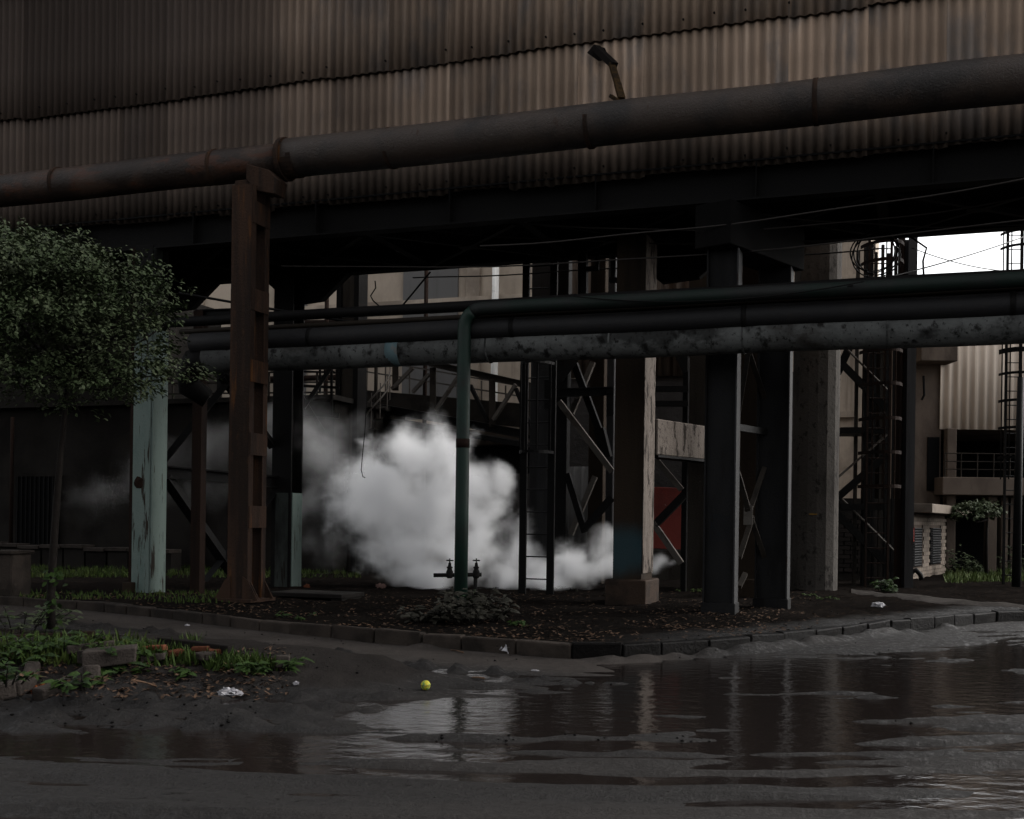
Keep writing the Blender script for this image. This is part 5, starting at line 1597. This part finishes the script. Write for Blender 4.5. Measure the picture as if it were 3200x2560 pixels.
# ------------------------------------------------------------------ rubble, rack and litter
ir = thing('iron_rack', 'rusty iron bar on thin rod legs standing among the weeds', 'rack', GP(180, 2040, False))
a0, a1 = P(32, 1994, Y=11.0), P(296, 1980, Y=11.3)
obj('top_bar', MB().beam(a0, a1, 0.05, 0.055), m_brownrust, ir, bevel=0.004)
for k, x in enumerate((45, 80, 118, 150, 180, 215)):
    u = (x - 32) / 264
    p = a0.lerp(a1, u)
    g = Vector((p.x + 0.06 + .02 * k, p.y - 0.1, RZ))
    obj('leg', MB().tube([p, g], 0.011, 6), m_black, ir)
for i, (x, y, l_, w_, h_, rz, mt, nm, lab) in enumerate((
        (280, 2042, .38, .11, .07, .5, m_rubble, 'concrete_chunk', 'long pinkish chunk of rubble lying among the weeds'), (482, 2045, .21, .11, .065, -.1, m_brick, 'brick', 'orange brick half buried among the weeds'),
        (545, 2060, .14, .1, .06, .5, m_brick, 'brick', 'broken orange brick end below the charred plank'), (632, 2045, .20, .1, .06, -.45, m_brick, 'brick', 'tilted orange brick leaning on the charred plank'), (672, 2055, .1, .09, .06, .2, m_brick, 'brick', 'small orange brick lump at the end of the plank'),
        (345, 2085, .42, .2, .14, .25, m_rubble, 'concrete_chunk', 'dark block of broken concrete on the bank'), (290, 2075, .2, .16, .1, -.3, m_rubble, 'concrete_chunk', 'small grey lump beside the dark concrete block'),
        (885, 2092, .1, .08, .1, .1, m_rubble, 'concrete_chunk', 'small dark lump at the tip of the mud bank'), (640, 2070, .16, .12, .07, .6, m_rubble, 'concrete_chunk', 'brownish clod beneath the tilted brick'), (480, 2072, .2, .13, .05, .2, m_rubble, 'concrete_chunk', 'pale stone flake below the half buried brick'))):
    p = GP(x, y, False)
    ux = Vector((math.cos(rz), math.sin(rz), 0.08))
    mbq = MB().quad_box(p + UP * (h_ / 2 + .015), ux * l_, UP.cross(ux).normalized() * w_, UP * h_)
    for v in mbq.v: v += Vector((random.uniform(-.012, .012), random.uniform(-.012, .012), random.uniform(-.012, .012)))
    obj(nm, mbq, mt, None, bevel=0.012, seg=2, label=lab, cat='brick' if nm == 'brick' else 'rubble')
p0, p1 = GP(500, 2025, False, .06), GP(722, 2052, False, .06)
obj('charred_plank', MB().beam(p0, p1, 0.09, 0.07), m_plank, None, bevel=0.006, label='charred black plank lying along the bank', cat='plank')
# broken ring edging
for (pts, lab) in ((((-60, 2190), (40, 2165), (95, 2135), (105, 2100)), 'curved broken concrete edging around the hollow in the bank'), (((115, 2190), (180, 2170), (240, 2142), (285, 2120)), 'straight broken concrete edging sloping along the bank')):
    mb = MB()
    q = [GP(x, y, False, 0.03) for x, y in pts]
    for u, v in zip(q, q[1:]): mb.beam(u, v + (v - u) * 0.04, 0.12, 0.13)
    obj('broken_edging', mb, m_rubble, None, bevel=0.02, seg=2, label=lab, cat='kerb')
mb = MB()
for k in range(26):
    p = GP(random.uniform(105, 165), random.uniform(2150, 2178), False)
    s_ = random.uniform(.015, .035)
    mb.lump(p + UP * s_ * .5, s_, s_, s_ * .8, .3, 1, k)
obj('orange_grit', mb, M('orange_grit', (0.33, 0.085, 0.02), bump=0.4), None, kind='stuff')


def crumple(name, label, px, py, w_, h_, verge, seed, mat=m_bag, cat='litter'):
    p = GP(px, py, verge)
    mb = MB().lump(p + UP * h_ * .75, w_, w_ * .7, h_, .55, 3, seed, 2.6)
    for v in mb.v:
        v += Vector((mnoise.noise(v * 38), mnoise.noise(v * 38 + Vector((5, 0, 0))), mnoise.noise(v * 38 + Vector((0, 7, 0))))) * h_ * .45
        v.z = max(v.z, gz(v.x, v.y) + .003)
    return obj(name, mb, mat, None, label=label, cat=cat)


crumple('plastic_bag', 'crumpled white plastic bag on the mud below the weeds', 716, 2175, .085, .035, False, 1)
crumple('plastic_bag', 'crumpled white plastic bag against the kerb near the bush', 1592, 2042, .08, .05, False, 2)
crumple('paper_scrap', 'white scrap of paper on the dirt before the stair tower', 2745, 1898, .09, .045, True, 3)
crumple('paper_scrap', 'tiny pale scrap on the mud beside the bag', 925, 2143, .025, .015, False, 4)
crumple('paper_scrap', 'tiny white scrap on the grey lane', 585, 1957, .03, .014, False, 5)
crumple('paper_scrap', 'small pale scrap near the puddle edge under the bush', 1672, 2098, .035, .008, False, 6)
crumple('orange_lump', 'small orange lump on the soil by the pit cover', 958, 1842, .05, .05, True, 7, m_brick, 'rubble')
crumple('paper_scrap', 'reddish white scrap at the edge of the steam', 1190, 1838, .08, .05, True, 8, M('pink_scrap', (0.4, 0.25, 0.22)))
p = GP(1330, 2158, False)
cup = thing('yellow_ball', 'small round yellow and green plastic ball at the edge of the puddle', 'ball', p)
obj('shell', MB().lump(p + UP * .04, .042, .042, .042, .03, 3, 1), m_yellow, cup, True)
obj('seam_ring', MB().tube([p + UP * .04 + Vector((math.cos(k / 20 * 6.2832) * .0425, math.sin(k / 20 * 6.2832) * .0425, 0)) for k in range(21)], .003, 6, False), m_green, cup)
for i, (x0, y0, x1, y1, lab) in enumerate(((412, 2130, 488, 2150, 'thin dry stick lying on the mud below the bank'), (1475, 2122, 1515, 2126, 'short reddish twig on the grey lane'), (1410, 2035, 1448, 2043, 'dark twig by the kerb'))):
    a, c = GP(x0, y0, False, .012), GP(x1, y1, False, .012)
    obj('twig', MB().tube([a, (a + c) / 2 + UP * .006, c], .008, 6), m_litter, None, label=lab, cat='twig')

# ------------------------------------------------------------------ steam
def steam(name, label, blobs, dens, nscale, namp, res, pad=0.35, col=(0.965, 0.965, 0.97)):
    m = bpy.data.materials.new(name + '_volume')
    m.use_nodes = True
    N, L = m.node_tree.nodes, m.node_tree.links
    N.remove(N['Principled BSDF'])
    pv = N.new('ShaderNodeVolumePrincipled')
    pv.inputs['Color'].default_value = (*col, 1)
    pv.inputs['Density'].default_value = dens
    pv.inputs['Anisotropy'].default_value = 0.0
    L.new(pv.outputs[0], N['Material Output'].inputs['Volume'])
    lo = Vector([min(c[i] - r[i] for c, r, d in blobs) - pad for i in range(3)])
    hi = Vector([max(c[i] + r[i] for c, r, d in blobs) + pad for i in range(3)])
    lo.z = max(lo.z, -0.03)
    g = bpy.data.node_groups.new(name, 'GeometryNodeTree')
    g.interface.new_socket('Geometry', in_out='OUTPUT', socket_type='NodeSocketGeometry')
    n = g.nodes; l = g.links
    out = n.new('NodeGroupOutput')
    vc = n.new('GeometryNodeVolumeCube')
    base = Vector(((lo.x + hi.x) / 2, (lo.y + hi.y) / 2, lo.z))
    vc.inputs['Min'].default_value = lo - base; vc.inputs['Max'].default_value = hi - base
    for ax, i in (('X', 0), ('Y', 1), ('Z', 2)):
        vc.inputs['Resolution ' + ax].default_value = max(8, int((hi[i] - lo[i]) / res))
    pos = n.new('GeometryNodeInputPosition').outputs[0]
    # warp
    nz = n.new('ShaderNodeTexNoise'); nz.inputs['Scale'].default_value = nscale * .55; nz.inputs['Detail'].default_value = 4
    l.new(pos, nz.inputs['Vector'])
    sb = n.new('ShaderNodeVectorMath'); sb.operation = 'SUBTRACT'; sb.inputs[1].default_value = (.5, .5, .5); l.new(nz.outputs['Color'], sb.inputs[0])
    scl = n.new('ShaderNodeVectorMath'); scl.operation = 'SCALE'; scl.inputs['Scale'].default_value = 0.85; l.new(sb.outputs[0], scl.inputs[0])
    wp_ = n.new('ShaderNodeVectorMath'); wp_.operation = 'ADD'; l.new(pos, wp_.inputs[0]); l.new(scl.outputs[0], wp_.inputs[1])
    cur = None
    for c, r, d in blobs:
        s1 = n.new('ShaderNodeVectorMath'); s1.operation = 'SUBTRACT'; s1.inputs[1].default_value = Vector(c) - base; l.new(wp_.outputs[0], s1.inputs[0])
        s2 = n.new('ShaderNodeVectorMath'); s2.operation = 'DIVIDE'; s2.inputs[1].default_value = r; l.new(s1.outputs[0], s2.inputs[0])
        s3 = n.new('ShaderNodeVectorMath'); s3.operation = 'LENGTH'; l.new(s2.outputs[0], s3.inputs[0])
        s4 = n.new('ShaderNodeMath'); s4.operation = 'MULTIPLY_ADD'; s4.inputs[1].default_value = -d; s4.inputs[2].default_value = d; l.new(s3.outputs['Value'], s4.inputs[0])
        if cur is None: cur = s4.outputs[0]
        else:
            mx = n.new('ShaderNodeMath'); mx.operation = 'SMOOTH_MAX'; mx.inputs[2].default_value = 0.15
            l.new(cur, mx.inputs[0]); l.new(s4.outputs[0], mx.inputs[1]); cur = mx.outputs[0]
    n2 = n.new('ShaderNodeTexNoise'); n2.inputs['Scale'].default_value = nscale; n2.inputs['Detail'].default_value = 6; n2.inputs['Roughness'].default_value = 0.68
    l.new(wp_.outputs[0], n2.inputs['Vector'])
    a1 = n.new('ShaderNodeMath'); a1.operation = 'MULTIPLY_ADD'; a1.inputs[1].default_value = namp; a1.inputs[2].default_value = -namp * 0.5; l.new(n2.outputs['Fac'], a1.inputs[0])
    a2 = n.new('ShaderNodeMath'); a2.operation = 'ADD'; l.new(cur, a2.inputs[0]); l.new(a1.outputs[0], a2.inputs[1])
    mr = n.new('ShaderNodeMapRange'); mr.interpolation_type = 'SMOOTHSTEP'; mr.inputs['From Min'].default_value = 0.03; mr.inputs['From Max'].default_value = 1.05
    l.new(a2.outputs[0], mr.inputs['Value'])
    n3 = n.new('ShaderNodeTexNoise'); n3.inputs['Scale'].default_value = nscale * 0.9; n3.inputs['Detail'].default_value = 5
    l.new(wp_.outputs[0], n3.inputs['Vector'])
    m3 = n.new('ShaderNodeMapRange'); m3.inputs['From Min'].default_value = 0.36; m3.inputs['From Max'].default_value = 0.64; m3.inputs['To Min'].default_value = 0.12; m3.inputs['To Max'].default_value = 1.6
    l.new(n3.outputs['Fac'], m3.inputs['Value'])
    mm = n.new('ShaderNodeMath'); mm.operation = 'MULTIPLY'; l.new(mr.outputs[0], mm.inputs[0]); l.new(m3.outputs[0], mm.inputs[1])
    l.new(mm.outputs[0], vc.inputs['Density'])
    sm_ = n.new('GeometryNodeSetMaterial'); sm_.inputs['Material'].default_value = m
    l.new(vc.outputs[0], sm_.inputs['Geometry']); l.new(sm_.outputs[0], out.inputs[0])
    me = bpy.data.meshes.new(name)
    me.materials.append(m)
    o = bpy.data.objects.new(name, me)
    COL.objects.link(o)
    o.location = base
    md = o.modifiers.new('cloud', 'NODES'); md.node_group = g
    return tag(o, label, 'steam', kind='stuff')


SB = []
for x, y, rx, rz, Y, ry in ((1300, 1420, 165, 115, 22.2, .9), (1190, 1550, 170, 145, 22.4, 1.0), (1340, 1590, 190, 175, 22.3, 1.1), (1240, 1690, 150, 110, 22.3, .9), (1460, 1590, 95, 105, 22.3, .7), (1520, 1555, 80, 85, 22.4, .5), (1560, 1500, 45, 60, 22.5, .35), (1460, 1720, 150, 115, 22.2, .9),
                           (1330, 1800, 140, 60, 22.2, .8), (1580, 1800, 110, 60, 22.2, .7), (1610, 1715, 95, 105, 22.3, .55), (1490, 1510, 75, 75, 22.4, .5), (1700, 1770, 85, 60, 22.2, .6), (1790, 1735, 80, 62, 22.2, .6), (1870, 1710, 70, 65, 22.2, .55), (1700, 1825, 150, 40, 22.1, .7), (1830, 1780, 90, 60, 22.1, .5), (1940, 1760, 80, 55, 22.2, .42), (2050, 1770, 55, 36, 22.2, .28), (2110, 1778, 42, 16, 22.2, .15)):
    c = P(x, y, Y=Y); k = Y / F
    SB.append((c, Vector((rx * k * 1.12, ry, rz * k * 1.12)), 1.0))
steam('steam', 'thick white steam billowing from the ground behind the green pipe and ladder', SB, 5.6, 1.6, 2.2, 0.045)
SB2 = []
for x, y, rx, rz, Y, ry in ((1010, 1450, 130, 190, 22.6, .9), (930, 1350, 120, 110, 22.6, .7), (1060, 1330, 120, 80, 22.6, .7), (1000, 1620, 120, 150, 22.6, .8)):
    c = P(x, y, Y=Y); k = Y / F
    SB2.append((c, Vector((rx * k * 1.2, ry, rz * k * 1.2)), 0.8))
SB3 = []
for x, y, rx, rz, Y, ry in ((700, 1450, 180, 140, 22.9, .7), (520, 1480, 170, 120, 22.9, .6), (330, 1560, 130, 80, 22.9, .5)):
    c = P(x, y, Y=Y); k = Y / F
    SB3.append((c, Vector((rx * k * 1.2, ry, rz * k * 1.2)), 0.8))
steam('drifting_vapour', 'thin trail of vapour reaching past the mint column toward the barred window', SB3, 0.16, 1.1, 1.7, 0.09)
steam('drifting_vapour', 'grey wisps of vapour between the sooty column and the thick steam', SB2, 0.5, 1.3, 2.1, 0.07)
print('objects', len(bpy.data.objects))
